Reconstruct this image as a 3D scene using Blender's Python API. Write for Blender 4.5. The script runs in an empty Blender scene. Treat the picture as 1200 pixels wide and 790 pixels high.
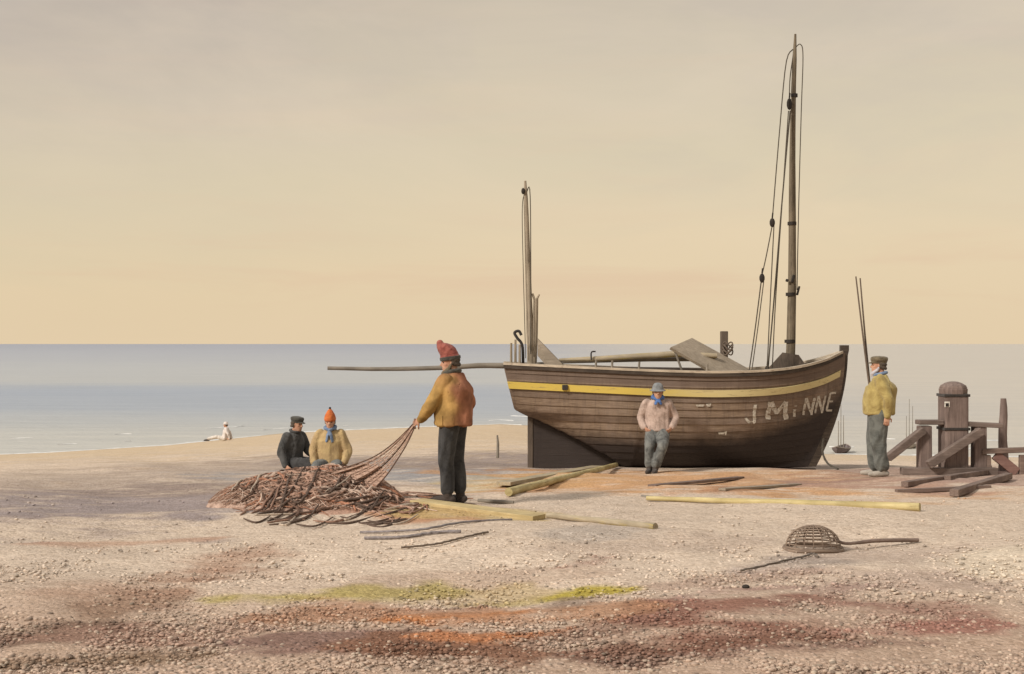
import bpy, bmesh, math, random
import numpy as np
from mathutils import Vector, Matrix, noise as mnoise

random.seed(7)
rng = np.random.default_rng(7)
R = math.radians
scene = bpy.context.scene
COL = scene.collection

F = 1500.0           # focal length in pixels of the 1200 px wide photograph
EYE = 1.75
SEA_Z = EYE - 7.0


def V(*a):
    return Vector(a)


def at(px, py, d):
    """photograph pixel + depth in metres -> point of the place"""
    return Vector(((px - 600) / F * d, d, EYE - (py - 403) / F * d))


# ---------------------------------------------------------------- terrain
_WU = [-0.55, -0.39, -0.27, -0.18, -0.12, -0.01, 0.12, 0.24, 0.40, 0.6]
_WP = [536, 533, 522, 508, 503.5, 497, 506, 532, 536, 538]


def waterline(u):
    p = np.interp(u, _WU, _WP)
    return 7.0 * F / (p - 403)


def smooth(a, b, x):
    t = np.clip((x - a) / (b - a), 0, 1)
    return t * t * (3 - 2 * t)


def bumps(x, y):
    return (0.022 * np.sin(1.3 * x + 0.7 * y) + 0.018 * np.sin(-0.9 * x + 1.7 * y + 1)
            + 0.012 * np.sin(2.9 * x + 1.1 * y + 2) + 0.010 * np.sin(0.6 * x - 3.1 * y))


def ground_np(x, y):
    x = np.asarray(x, float)
    y = np.asarray(y, float)
    u = x / np.maximum(y, 6.0)
    W = waterline(u)
    t1 = np.clip((y - 13) / 9.5, 0, 1)
    z = -0.45 * t1 ** 1.3
    t = (y - 22.5) / (W - 22.5)
    zz = -0.45 + (SEA_Z + 0.45) * t
    z = np.where(y > 22.5, zz, z)
    z = np.maximum(z, SEA_Z - 2.5)
    z = z + bumps(x, y) * np.clip(1.0 - (y - 30) / 30, 0.15, 1)
    return z


def ground(x, y):
    return float(ground_np(x, y))


def onground(px, py, lift=0.0):
    """where the line of sight through a photograph pixel meets the beach"""
    u = (px - 600) / F
    v = (py - 403) / F
    d = 3.0
    while d < 160:
        if EYE - v * d <= ground(u * d, d) + lift:
            break
        d *= 1.002
    return Vector((u * d, d, ground(u * d, d) + lift))


# ---------------------------------------------------------------- materials
def lin(r, g, b):
    def c(v):
        v /= 255.0
        return v / 12.92 if v <= 0.04045 else ((v + 0.055) / 1.055) ** 2.4
    return (c(r), c(g), c(b))


class Nodes:
    def __init__(self, tree):
        self.t = tree
        self.n = tree.nodes
        self.l = tree.links

    def new(self, typ, **kw):
        n = self.n.new(typ)
        for k, v in kw.items():
            setattr(n, k, v)
        return n

    def link(self, a, b):
        self.l.new(a, b)

    def ramp(self, fac, stops, interp='LINEAR'):
        r = self.n.new('ShaderNodeValToRGB')
        r.color_ramp.interpolation = interp
        els = r.color_ramp.elements
        while len(els) > 1:
            els.remove(els[-1])
        for i, (p, c) in enumerate(stops):
            e = els[0] if i == 0 else els.new(p)
            e.position = p
            e.color = (*c, 1) if len(c) == 3 else c
        if fac is not None:
            self.l.new(fac, r.inputs['Fac'])
        return r.outputs['Color']

    def mix(self, fac, a, b, mode='MIX'):
        m = self.n.new('ShaderNodeMix')
        m.data_type = 'RGBA'
        m.blend_type = mode
        for sock, v in ((m.inputs[0], fac), (m.inputs[6], a), (m.inputs[7], b)):
            if hasattr(v, 'is_output') or isinstance(v, bpy.types.NodeSocket):
                self.l.new(v, sock)
            elif isinstance(v, (int, float)):
                sock.default_value = v
            else:
                sock.default_value = (*v, 1) if len(v) == 3 else v
        return m.outputs[2]

    def math(self, op, a, b=None, c=None):
        m = self.n.new('ShaderNodeMath')
        m.operation = op
        for i, v in enumerate((a, b, c)):
            if v is None:
                continue
            if isinstance(v, (int, float)):
                m.inputs[i].default_value = v
            else:
                self.l.new(v, m.inputs[i])
        return m.outputs[0]

    def noise(self, vec, scale, detail=4, rough=0.55, dist=0.0):
        n = self.n.new('ShaderNodeTexNoise')
        n.inputs['Scale'].default_value = scale
        n.inputs['Detail'].default_value = detail
        n.inputs['Roughness'].default_value = rough
        n.inputs['Distortion'].default_value = dist
        if vec is not None:
            self.l.new(vec, n.inputs['Vector'])
        return n.outputs['Fac']

    def mapping(self, vec, scale=(1, 1, 1), rot=(0, 0, 0), loc=(0, 0, 0)):
        m = self.n.new('ShaderNodeMapping')
        m.inputs['Scale'].default_value = scale
        m.inputs['Rotation'].default_value = rot
        m.inputs['Location'].default_value = loc
        self.l.new(vec, m.inputs['Vector'])
        return m.outputs['Vector']


def new_mat(name):
    m = bpy.data.materials.new(name)
    m.use_nodes = True
    m.node_tree.nodes.clear()
    N = Nodes(m.node_tree)
    out = N.new('ShaderNodeOutputMaterial')
    b = N.new('ShaderNodeBsdfPrincipled')
    N.link(b.outputs[0], out.inputs[0])
    return m, N, b


def bump(N, bsdf, h, strength=0.4, dist=0.02):
    bp = N.new('ShaderNodeBump')
    bp.inputs['Strength'].default_value = strength
    bp.inputs['Distance'].default_value = dist
    N.link(h, bp.inputs['Height'])
    N.link(bp.outputs[0], bsdf.inputs['Normal'])


def setin(b, color=None, rough=0.8, spec=0.25):
    b.inputs['Roughness'].default_value = rough
    b.inputs['Specular IOR Level'].default_value = spec
    if color is not None:
        b.inputs['Base Color'].default_value = (*color, 1)


def wood_mat(name, c1, c2, axis='X', rough=0.75, scale=1.0, worn=None, wornamt=0.5):
    m, N, b = new_mat(name)
    setin(b, None, rough)
    tc = N.new('ShaderNodeTexCoord').outputs['Object']
    st = {'X': (1.2, 14, 14), 'Y': (14, 1.2, 14), 'Z': (14, 14, 1.2)}[axis]
    g = N.noise(N.mapping(tc, tuple(s * scale for s in st)), 2.2, 6, 0.65, 0.4)
    big = N.noise(tc, 1.9, 4, 0.6)
    col = N.ramp(g, [(0.30, c1), (0.72, c2)])
    col = N.mix(N.math('MULTIPLY', N.ramp(big, [(0.42, (0, 0, 0)), (0.62, (1, 1, 1))]), 0.45), col,
                tuple(v * 0.55 for v in c1))
    if worn:
        w = N.noise(N.mapping(tc, tuple(s * 0.6 for s in st)), 3.1, 6, 0.7)
        col = N.mix(N.ramp(w, [(wornamt, (0, 0, 0)), (wornamt + 0.1, (1, 1, 1))]), col, worn)
    N.link(col, b.inputs['Base Color'])
    bump(N, b, g, 0.5, 0.012)
    return m


def cloth_mat(name, c, c2=None, var=0.35, scale=7, rough=0.95, weave=220):
    m, N, b = new_mat(name)
    setin(b, None, rough, 0.1)
    b.inputs['Sheen Weight'].default_value = 0.15
    tc = N.new('ShaderNodeTexCoord').outputs['Object']
    n = N.noise(tc, scale, 5, 0.65, 0.6)
    c2 = c2 or tuple(v * (1 - var) for v in c)
    col = N.ramp(n, [(0.35, c2), (0.62, c)])
    N.link(col, b.inputs['Base Color'])
    f = N.noise(tc, weave, 2, 0.6)
    f2 = N.noise(tc, 22, 3, 0.6)
    bump(N, b, N.math('ADD', N.math('MULTIPLY', f, 0.2), f2), 0.5, 0.02)
    return m


def attr_mat(name, attr='tint', var=0.3, scale=30, rough=0.9, spec=0.2, bumpd=0.006):
    m, N, b = new_mat(name)
    setin(b, None, rough, spec)
    a = N.new('ShaderNodeAttribute', attribute_name=attr)
    tc = N.new('ShaderNodeTexCoord').outputs['Object']
    n = N.noise(tc, scale, 4, 0.6)
    k = N.ramp(n, [(0.3, (1 - var,) * 3), (0.7, (1 + var * 0.4,) * 3)])
    N.link(N.mix(1.0, a.outputs['Color'], k, 'MULTIPLY'), b.inputs['Base Color'])
    bump(N, b, n, 0.5, bumpd)
    return m


M = {}
M['hullin'] = wood_mat('inner_planks', (0.20, 0.15, 0.10), (0.34, 0.27, 0.19), 'X')
M['deck'] = wood_mat('deck_planks', (0.22, 0.17, 0.11), (0.40, 0.32, 0.22), 'X')
M['cap'] = wood_mat('gunwale_wood', (0.42, 0.34, 0.25), (0.62, 0.53, 0.41), 'X', worn=(0.24, 0.18, 0.13), wornamt=0.56)
M['dark'] = wood_mat('tarred_wood', (0.045, 0.034, 0.027), (0.11, 0.083, 0.062), 'X')
M['darkz'] = wood_mat('tarred_upright_wood', (0.07, 0.054, 0.042), (0.16, 0.12, 0.09), 'Z')
M['mast'] = wood_mat('mast_wood', (0.10, 0.078, 0.05), (0.22, 0.175, 0.12), 'Z', worn=(0.07, 0.055, 0.04), wornamt=0.56)
M['mizzen'] = wood_mat('mizzen_wood', (0.25, 0.20, 0.14), (0.42, 0.35, 0.26), 'Z', worn=(0.14, 0.11, 0.08), wornamt=0.57)
M['spar'] = wood_mat('spar_grey', (0.17, 0.145, 0.115), (0.30, 0.26, 0.21), 'X')
M['board'] = wood_mat('board_grey', (0.25, 0.20, 0.145), (0.40, 0.33, 0.25), 'X')
M['capstan'] = wood_mat('capstan_wood', (0.13, 0.092, 0.078), (0.27, 0.20, 0.17), 'Z', worn=(0.08, 0.058, 0.05), wornamt=0.58)
M['capstanx'] = wood_mat('capstan_rail_wood', (0.12, 0.088, 0.072), (0.25, 0.19, 0.16), 'X')
M['timber'] = wood_mat('beach_timber', (0.13, 0.088, 0.07), (0.26, 0.19, 0.155), 'X')
M['yellowspar'] = wood_mat('yellow_spar', (0.40, 0.31, 0.13), (0.62, 0.52, 0.28), 'X', worn=(0.22, 0.16, 0.07), wornamt=0.58)
M['yellowplank'] = wood_mat('yellow_plank', (0.42, 0.31, 0.14), (0.62, 0.50, 0.28), 'X', worn=(0.30, 0.20, 0.10), wornamt=0.60)
M['greyspar'] = wood_mat('bleached_spar', (0.30, 0.24, 0.16), (0.48, 0.40, 0.28), 'X', worn=(0.40, 0.31, 0.10), wornamt=0.55)
M['rope'] = cloth_mat('hemp_rope', (0.16, 0.12, 0.09), scale=30)
M['rig'] = cloth_mat('tarred_rope', (0.085, 0.07, 0.052), scale=30)
M['ropegrey'] = cloth_mat('wet_rope', (0.27, 0.235, 0.23), scale=30)
M['block'] = wood_mat('block_wood', (0.02, 0.016, 0.013), (0.05, 0.04, 0.032), 'Z')
M['iron'] = cloth_mat('rusty_iron', (0.05, 0.043, 0.038), scale=20, rough=0.6)
M['white'] = cloth_mat('white_paint', (0.78, 0.74, 0.66), (0.50, 0.45, 0.38), scale=26)
M['letter'] = cloth_mat('worn_white_letters', (0.64, 0.59, 0.50), (0.34, 0.29, 0.23), scale=19)
M['dinghy'] = wood_mat('dinghy_hull', (0.11, 0.085, 0.08), (0.22, 0.17, 0.16), 'X')
M['dinghypale'] = wood_mat('dinghy_pale', (0.32, 0.27, 0.23), (0.45, 0.39, 0.33), 'X')
M['redhull'] = wood_mat('red_hull', (0.16, 0.085, 0.07), (0.28, 0.17, 0.14), 'X')
M['wicker'] = wood_mat('wicker', (0.15, 0.105, 0.08), (0.32, 0.235, 0.17), 'X')


def hull_material():
    m, N, b = new_mat('hull_planking')
    setin(b, None, 0.62, 0.3)
    a = N.new('ShaderNodeAttribute', attribute_name='st')
    sep = N.new('ShaderNodeSeparateColor')
    N.link(a.outputs['Color'], sep.inputs[0])
    t, s, pl = sep.outputs[0], sep.outputs[1], sep.outputs[2]
    tc = N.new('ShaderNodeTexCoord').outputs['Object']
    g = N.noise(N.mapping(tc, (1.6, 6, 26)), 1.6, 7, 0.7, 0.5)
    big = N.noise(tc, 1.3, 5, 0.65)
    streak = N.noise(N.mapping(tc, (11, 2, 0.9)), 1.4, 5, 0.7)
    brown = N.ramp(g, [(0.28, (0.145, 0.096, 0.062)), (0.5, (0.235, 0.165, 0.112)), (0.76, (0.37, 0.28, 0.195))])
    brown = N.mix(N.math('MULTIPLY', pl, 0.55), brown, (0.115, 0.082, 0.064))           # each plank weathered differently
    brown = N.mix(N.ramp(streak, [(0.50, (0, 0, 0)), (0.72, (0.6, 0.6, 0.6))]), brown, (0.09, 0.064, 0.05))
    brown = N.mix(N.ramp(big, [(0.50, (0, 0, 0)), (0.7, (0.55, 0.55, 0.55))]), brown, (0.33, 0.25, 0.20))
    up = N.ramp(N.math('ADD', t, N.math('MULTIPLY', N.math('SUBTRACT', big, 0.5), 0.02)),
                [(0.868, (0, 0, 0)), (0.874, (1, 1, 1))])
    brown = N.mix(N.math('MULTIPLY', up, 0.55), brown, (0.11, 0.075, 0.058))              # bulwark painted browner
    # tarred bottom, its edge rising toward the stem; also carries painted shade under the tuck
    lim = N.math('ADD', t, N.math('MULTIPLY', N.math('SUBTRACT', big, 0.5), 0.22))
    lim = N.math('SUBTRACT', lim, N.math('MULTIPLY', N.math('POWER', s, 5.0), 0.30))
    tar_shade = N.ramp(lim, [(0.27, (1, 1, 1)), (0.46, (0, 0, 0))])
    col = N.mix(N.math('MULTIPLY', tar_shade, 0.93), brown, (0.028, 0.021, 0.020))
    N.link(col, b.inputs['Base Color'])
    bump(N, b, g, 0.5, 0.015)
    return m


def yellow_material():
    m, N, b = new_mat('yellow_paint')
    setin(b, None, 0.6, 0.3)
    tc = N.new('ShaderNodeTexCoord').outputs['Object']
    g = N.noise(N.mapping(tc, (1.0, 5, 12)), 2.0, 6, 0.7)
    sx = N.new('ShaderNodeSeparateXYZ')
    N.link(tc, sx.inputs[0])
    along = N.new('ShaderNodeMapRange')
    N.link(sx.outputs[0], along.inputs[0])
    along.inputs[1].default_value = -1.2
    along.inputs[2].default_value = 1.2
    fade = N.math('ADD', along.outputs[0], N.math('MULTIPLY', N.math('SUBTRACT', g, 0.5), 0.9))
    col = N.ramp(fade, [(0.2, (0.62, 0.46, 0.10)), (0.75, (0.60, 0.50, 0.25))])         # bleached toward the bow
    col = N.mix(N.ramp(g, [(0.56, (0, 0, 0)), (0.66, (0.8, 0.8, 0.8))]), col, (0.30, 0.215, 0.11))
    N.link(col, b.inputs['Base Color'])
    return m


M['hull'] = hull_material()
M['yellow'] = yellow_material()


def ground_material():
    m, N, b = new_mat('beach_shingle')
    setin(b, None, 0.95, 0.12)
    a = N.new('ShaderNodeAttribute', attribute_name='tint')
    tc = N.new('ShaderNodeTexCoord').outputs['Object']
    n1 = N.noise(tc, 1.7, 6, 0.65, 0.4)
    n2 = N.noise(N.mapping(tc, (1.0, 2.6, 1)), 6.5, 6, 0.7)
    n3 = N.noise(tc, 60, 3, 0.7)
    vor = N.new('ShaderNodeTexVoronoi')
    vor.inputs['Scale'].default_value = 30
    N.link(tc, vor.inputs['Vector'])
    k = N.ramp(n1, [(0.3, (0.86, 0.85, 0.84)), (0.7, (1.06, 1.05, 1.03))])
    col = N.mix(1.0, a.outputs['Color'], k, 'MULTIPLY')
    k2 = N.ramp(n2, [(0.32, (0.84, 0.80, 0.76)), (0.62, (1.04, 1.04, 1.04))])
    col = N.mix(1.0, col, k2, 'MULTIPLY')
    k3 = N.ramp(vor.outputs['Color'], [(0.1, (0.80, 0.78, 0.76)), (0.6, (1.05, 1.05, 1.05))])
    col = N.mix(1.0, col, k3, 'MULTIPLY')
    N.link(col, b.inputs['Base Color'])
    h = N.math('ADD', N.math('MULTIPLY', vor.outputs['Distance'], -0.9), N.math('ADD', n3, N.math('MULTIPLY', n2, 2.0)))
    bump(N, b, h, 0.55, 0.022)
    return m


def sea_material():
    m, N, b = new_mat('sea_water')
    setin(b, None, 0.5, 0.25)
    b.inputs['IOR'].default_value = 1.33
    g = N.new('ShaderNodeNewGeometry')
    pos = g.outputs['Position']
    sx = N.new('ShaderNodeSeparateXYZ')
    N.link(pos, sx.inputs[0])
    inv = N.math('DIVIDE', 100.0, N.math('MAXIMUM', sx.outputs[1], 20.0))           # 1 at 100 m, 0 at the horizon
    wv = N.noise(N.mapping(pos, (0.006, 0.02, 1)), 1.0, 5, 0.6, 0.6)
    k = N.math('ADD', inv, N.math('MULTIPLY', N.math('SUBTRACT', wv, 0.5), 0.22))
    col = N.ramp(k, [(0.00, (0.32, 0.33, 0.37)), (0.10, (0.37, 0.38, 0.405)), (0.26, (0.42, 0.425, 0.42)),
                     (0.42, (0.43, 0.43, 0.415)), (0.52, (0.335, 0.365, 0.41)), (0.74, (0.355, 0.38, 0.41)),
                     (0.90, (0.43, 0.43, 0.41)), (1.0, (0.48, 0.465, 0.42))])
    right = N.new('ShaderNodeMapRange')
    right.interpolation_type = 'SMOOTHSTEP'
    bay = N.math('DIVIDE', sx.outputs[0], N.math('ADD', N.math('MAXIMUM', sx.outputs[1], 0.0), 250.0))      # bearing across the bay
    N.link(N.math('ADD', bay, N.math('MULTIPLY', N.math('SUBTRACT', wv, 0.5), 0.12)), right.inputs[0])
    right.inputs[1].default_value = -0.04
    right.inputs[2].default_value = 0.16
    col = N.mix(N.math('MULTIPLY', right.outputs[0], 0.9), col, (0.53, 0.475, 0.395))       # calm shallow water to the right
    fine = N.noise(N.mapping(pos, (0.05, 0.5, 1)), 1.0, 5, 0.6)
    col = N.mix(1.0, col, N.ramp(fine, [(0.3, (0.90, 0.91, 0.93)), (0.7, (1.06, 1.05, 1.04))]), 'MULTIPLY')
    N.link(col, b.inputs['Base Color'])
    w1 = N.noise(N.mapping(pos, (0.35, 1.2, 1)), 1.0, 6, 0.65, 0.3)
    w2 = N.noise(N.mapping(pos, (0.12, 0.55, 1)), 1.0, 5, 0.6, 0.4)
    bump(N, b, N.math('ADD', w1, w2), 0.6, 0.4)
    return m


M['ground'] = ground_material()
M['sea'] = sea_material()
M['foam'] = cloth_mat('sea_foam', (0.72, 0.70, 0.66), (0.52, 0.52, 0.50), scale=1.5)
M['pebble'] = attr_mat('pebbles', 'tint', 0.25, 40, 0.85, 0.25)
M['net'] = attr_mat('tanned_net', 'tint', 0.45, 45, 0.95, 0.1, 0.02)
M['weed'] = attr_mat('dry_weed', 'tint', 0.3, 30)
M['skin'] = cloth_mat('skin', (0.50, 0.29, 0.19), (0.40, 0.20, 0.13), scale=14, rough=0.6, weave=90)
M['eye'] = cloth_mat('dark_eye', (0.025, 0.02, 0.018), rough=0.3)


# ---------------------------------------------------------------- mesh helpers
class MB:
    def __init__(self):
        self.v = []
        self.f = []
        self.c = []          # optional colour per vertex

    def add(self, vs, fs, col=None):
        o = len(self.v)
        self.v.extend(Vector(p) for p in vs)
        self.f.extend(tuple(i + o for i in f) for f in fs)
        self.c.extend([col] * len(vs) if not isinstance(col, list) else col)
        return self

    def box(self, c, size, rot=None, bev=0.0, taper=1.0):
        hx, hy, hz = size[0] / 2, size[1] / 2, size[2] / 2
        bm = bmesh.new()
        bmesh.ops.create_cube(bm, size=1)
        for v in bm.verts:
            k = taper if v.co.z > 0 else 1
            v.co = Vector((v.co.x * 2 * hx * k, v.co.y * 2 * hy * k, v.co.z * 2 * hz))
        if bev:
            bmesh.ops.bevel(bm, geom=bm.edges[:], offset=bev, segments=2, affect='EDGES', profile=0.5)
        mtx = rot.to_4x4() if rot is not None else Matrix()
        vs = [mtx @ v.co + Vector(c) for v in bm.verts]
        bm.verts.index_update()
        self.add(vs, [[v.index for v in f.verts] for f in bm.faces])
        bm.free()
        return self

    def tube(self, pts, rad, n=8, col=None, flat=1.0, cap=True, wob=0.0):
        pts = [Vector(p) for p in pts]
        if not hasattr(rad, '__len__'):
            rad = [rad] * len(pts)
        T = []
        for i in range(len(pts)):
            a = pts[max(0, i - 1)]
            b = pts[min(len(pts) - 1, i + 1)]
            T.append((b - a).normalized())
        up = Vector((0, 0, 1)) if abs(T[0].z) < 0.9 else Vector((0, 1, 0))
        u = T[0].cross(up).normalized()
        vs, fs = [], []
        for i, p in enumerate(pts):
            u = (u - T[i] * u.dot(T[i])).normalized()
            w = u.cross(T[i]).normalized()
            for k in range(n):
                a = 2 * math.pi * k / n
                r = rad[i] * (1 + wob * random.uniform(-1, 1))
                vs.append(p + u * (math.cos(a) * r) + w * (math.sin(a) * r * flat))
        for i in range(len(pts) - 1):
            for k in range(n):
                k2 = (k + 1) % n
                fs.append((i * n + k, i * n + k2, (i + 1) * n + k2, (i + 1) * n + k))
        if cap:
            fs.append(tuple(range(n - 1, -1, -1)))
            fs.append(tuple((len(pts) - 1) * n + k for k in range(n)))
        return self.add(vs, fs, col)

    def loft(self, rings, n=20):
        """rings: (centre, axis_a * ra, axis_b * rb); closed both ends"""
        vs, fs = [], []
        for c, a, b in rings:
            for k in range(n):
                t = 2 * math.pi * k / n
                vs.append(Vector(c) + Vector(a) * math.cos(t) + Vector(b) * math.sin(t))
        for i in range(len(rings) - 1):
            for k in range(n):
                k2 = (k + 1) % n
                fs.append((i * n + k, i * n + k2, (i + 1) * n + k2, (i + 1) * n + k))
        fs.append(tuple(range(n - 1, -1, -1)))
        fs.append(tuple((len(rings) - 1) * n + k for k in range(n)))
        return self.add(vs, fs)

    def ball(self, c, r, n=10, axes=None):
        ax = axes or (V(1, 0, 0), V(0, 1, 0), V(0, 0, 1))
        r = r if hasattr(r, '__len__') else (r, r, r)
        rings = []
        m = max(5, n // 2 + 1)
        for i in range(m):
            ph = -math.pi / 2 + math.pi * (i + 0.25) / (m - 0.5)
            cz, sz = math.cos(ph), math.sin(ph)
            rings.append((Vector(c) + ax[2] * (sz * r[2]), ax[0] * (r[0] * cz), ax[1] * (r[1] * cz)))
        return self.loft(rings, n)

    def build(self, name, mat, parent=None, smooth=True, attr='tint'):
        me = bpy.data.meshes.new(name)
        off = Vector((0, 0, 0))
        if parent is not None:
            p = parent
            while p is not None:
                if not p.get('_local'):
                    off += p.location
                p = p.parent
        me.from_pydata([tuple(v - off) for v in self.v], [], self.f)
        if any(c is not None for c in self.c):
            at_ = me.color_attributes.new(attr, 'FLOAT_COLOR', 'POINT')
            at_.data.foreach_set('color', np.array([(*(c or (0.5, 0.5, 0.5)), 1) for c in self.c], np.float32).ravel())
        bm = bmesh.new()
        bm.from_mesh(me)
        bmesh.ops.recalc_face_normals(bm, faces=bm.faces[:])
        bm.to_mesh(me)
        bm.free()
        me.polygons.foreach_set('use_smooth', [smooth] * len(me.polygons))
        if smooth:
            try:
                me.set_sharp_from_angle(angle=R(42))
            except Exception:
                pass
        if mat is not None:
            me.materials.append(mat)
        o = bpy.data.objects.new(name, me)
        COL.objects.link(o)
        o.parent = parent
        return o


def tag(o, label=None, cat=None, group=None, kind=None):
    if label:
        o['label'] = label
    if cat:
        o['category'] = cat
    if group:
        o['group'] = group
    if kind:
        o['kind'] = kind
    return o


def thing(name, loc, label, cat, group=None, rz=0.0):
    o = bpy.data.objects.new(name, None)
    o.empty_display_size = 0.2
    COL.objects.link(o)
    o.location = loc
    o.rotation_euler = (0, 0, rz)
    return tag(o, label, cat, group)


def single(mb, name, mat, base, label, cat, group=None, smooth=True):
    """one mesh that is a whole thing, its origin at its base"""
    mb.v = [v - Vector(base) for v in mb.v]
    o = mb.build(name, mat, None, smooth)
    o.location = base
    return tag(o, label, cat, group)


def spline(ctrl, n):
    ctrl = [Vector(c) for c in ctrl]
    out = []
    k = len(ctrl) - 1
    for i in range(n):
        t = i / (n - 1) * k
        j = min(int(t), k - 1)
        f = t - j
        p0, p1, p2, p3 = ctrl[max(j - 1, 0)], ctrl[j], ctrl[j + 1], ctrl[min(j + 2, k)]
        out.append(0.5 * ((2 * p1) + (p2 - p0) * f + (2 * p0 - 5 * p1 + 4 * p2 - p3) * f * f
                          + (3 * p1 - p0 - 3 * p2 + p3) * f ** 3))
    return out


# ---------------------------------------------------------------- colours of the beach
SAND = np.array((0.645, 0.53, 0.425))
# strips of differently coloured shingle, sand and weed, plus painted bands of shade: (photo pixel from, to, half width px, colour, strength)
PATCH = []


def patch(p0, p1, w, col, k):
    a = onground(*p0)
    b = onground(*p1)
    mid = onground((p0[0] + p1[0]) / 2, (p0[1] + p1[1]) / 2 + w)
    c = onground((p0[0] + p1[0]) / 2, (p0[1] + p1[1]) / 2)
    PATCH.append((a.x, a.y, b.x, b.y, max(0.06, abs(c.y - mid.y)), np.array(col), k))


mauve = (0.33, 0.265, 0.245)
patch((-120, 596), (270, 586), 21, mauve, 0.9)  # shade band across the left beach, painted into the ground tint
patch((60, 575), (400, 540), 13, (0.36, 0.29, 0.25), 0.55)
patch((190, 580), (330, 572), 16, (0.27, 0.21, 0.185), 0.6)
patch((410, 560), (530, 554), 17, (0.34, 0.335, 0.345), 0.85)  # painted shade band carried on toward the hull
patch((455, 578), (520, 582), 5, (0.16, 0.125, 0.12), 0.8)
patch((535, 545), (640, 534), 12, (0.31, 0.255, 0.235), 0.85)  # last stretch of the painted shade band, by the stern
patch((-40, 525), (420, 512), 5, (0.62, 0.47, 0.30), 0.5)
patch((560, 572), (680, 556), 8, (0.60, 0.50, 0.26), 0.5)
patch((700, 570), (920, 557), 6, (0.56, 0.30, 0.13), 0.7)
patch((780, 578), (930, 572), 4, (0.55, 0.29, 0.15), 0.6)
patch((840, 574), (905, 570), 2.5, (0.28, 0.15, 0.09), 0.6)
patch((960, 570), (1180, 566), 8, (0.42, 0.28, 0.235), 0.65)
patch((1150, 548), (1230, 552), 7, (0.30, 0.18, 0.145), 0.7)
patch((1040, 553), (1200, 558), 8, (0.34, 0.225, 0.19), 0.6)
patch((430, 608), (560, 604), 5, (0.46, 0.22, 0.11), 0.7)
patch((440, 600), (640, 604), 4, (0.55, 0.42, 0.18), 0.6)
# foreground bands
patch((40, 640), (250, 630), 2.2, (0.45, 0.24, 0.15), 0.45)
patch((215, 690), (305, 640), 7, (0.40, 0.24, 0.165), 0.6)
patch((90, 722), (215, 690), 8, (0.30, 0.19, 0.13), 0.7)
patch((40, 752), (100, 728), 7, (0.20, 0.125, 0.09), 0.8)
patch((110, 740), (300, 735), 13, (0.36, 0.22, 0.165), 0.65)
patch((20, 772), (260, 765), 8, (0.26, 0.17, 0.11), 0.7)
patch((300, 750), (480, 757), 14, (0.25, 0.155, 0.125), 0.85)
patch((430, 758), (640, 752), 15, (0.24, 0.125, 0.08), 0.85)
patch((400, 690), (700, 662), 8, (0.44, 0.31, 0.23), 0.45)
patch((250, 706), (400, 696), 5.0, (0.43, 0.35, 0.13), 0.8)
patch((390, 694), (520, 688), 5.5, (0.42, 0.34, 0.13), 0.8)
patch((500, 705), (640, 698), 4, (0.45, 0.36, 0.16), 0.6)
patch((640, 695), (720, 689), 5.5, (0.46, 0.37, 0.08), 0.9)
patch((420, 714), (560, 708), 2.5, (0.30, 0.17, 0.12), 0.75)
patch((435, 730), (600, 714), 5, (0.50, 0.215, 0.09), 0.95)
patch((500, 745), (680, 733), 5, (0.46, 0.205, 0.10), 0.9)
patch((640, 742), (800, 722), 11, (0.30, 0.19, 0.14), 0.75)
patch((655, 700), (670, 715), 6, (0.25, 0.18, 0.14), 0.7)
patch((760, 722), (980, 702), 12, (0.29, 0.155, 0.115), 0.9)
patch((800, 748), (1010, 738), 14, (0.28, 0.145, 0.105), 0.9)
patch((960, 708), (1170, 722), 12, (0.33, 0.195, 0.15), 0.8)
patch((1000, 745), (1180, 735), 10, (0.34, 0.175, 0.135), 0.85)
patch((700, 770), (1100, 764), 6, (0.22, 0.13, 0.10), 0.7)
patch((800, 700), (1010, 690), 5, (0.33, 0.20, 0.17), 0.6)
patch((925, 652), (985, 660), 6, (0.32, 0.265, 0.235), 0.7)
patch((960, 650), (1120, 642), 9, (0.42, 0.325, 0.27), 0.5)
patch((1010, 675), (1150, 690), 12, (0.42, 0.31, 0.255), 0.5)
patch((860, 675), (960, 668), 6, (0.37, 0.30, 0.27), 0.5)
patch((640, 640), (900, 632), 8, (0.49, 0.385, 0.31), 0.5)
patch((1165, 668), (1210, 640), 14, (0.70, 0.60, 0.47), 0.6)
patch((60, 700), (330, 668), 10, (0.42, 0.27, 0.195), 0.5)
patch((300, 722), (560, 712), 9, (0.42, 0.23, 0.14), 0.7)
patch((560, 722), (760, 712), 8, (0.42, 0.23, 0.135), 0.7)
patch((640, 663), (712, 650), 2.0, (0.44, 0.27, 0.21), 0.6)
patch((680, 760), (980, 752), 9, (0.22, 0.115, 0.08), 0.8)
patch((450, 700), (620, 690), 7, (0.47, 0.36, 0.17), 0.5)
patch((760, 690), (960, 674), 6, (0.40, 0.27, 0.21), 0.5)
patch((-60, 590), (330, 590), 11, (0.34, 0.29, 0.285), 0.6)  # blue-grey layer of the shade painted on the left beach
patch((640, 625), (760, 615), 4, (0.42, 0.37, 0.33), 0.5)


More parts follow.
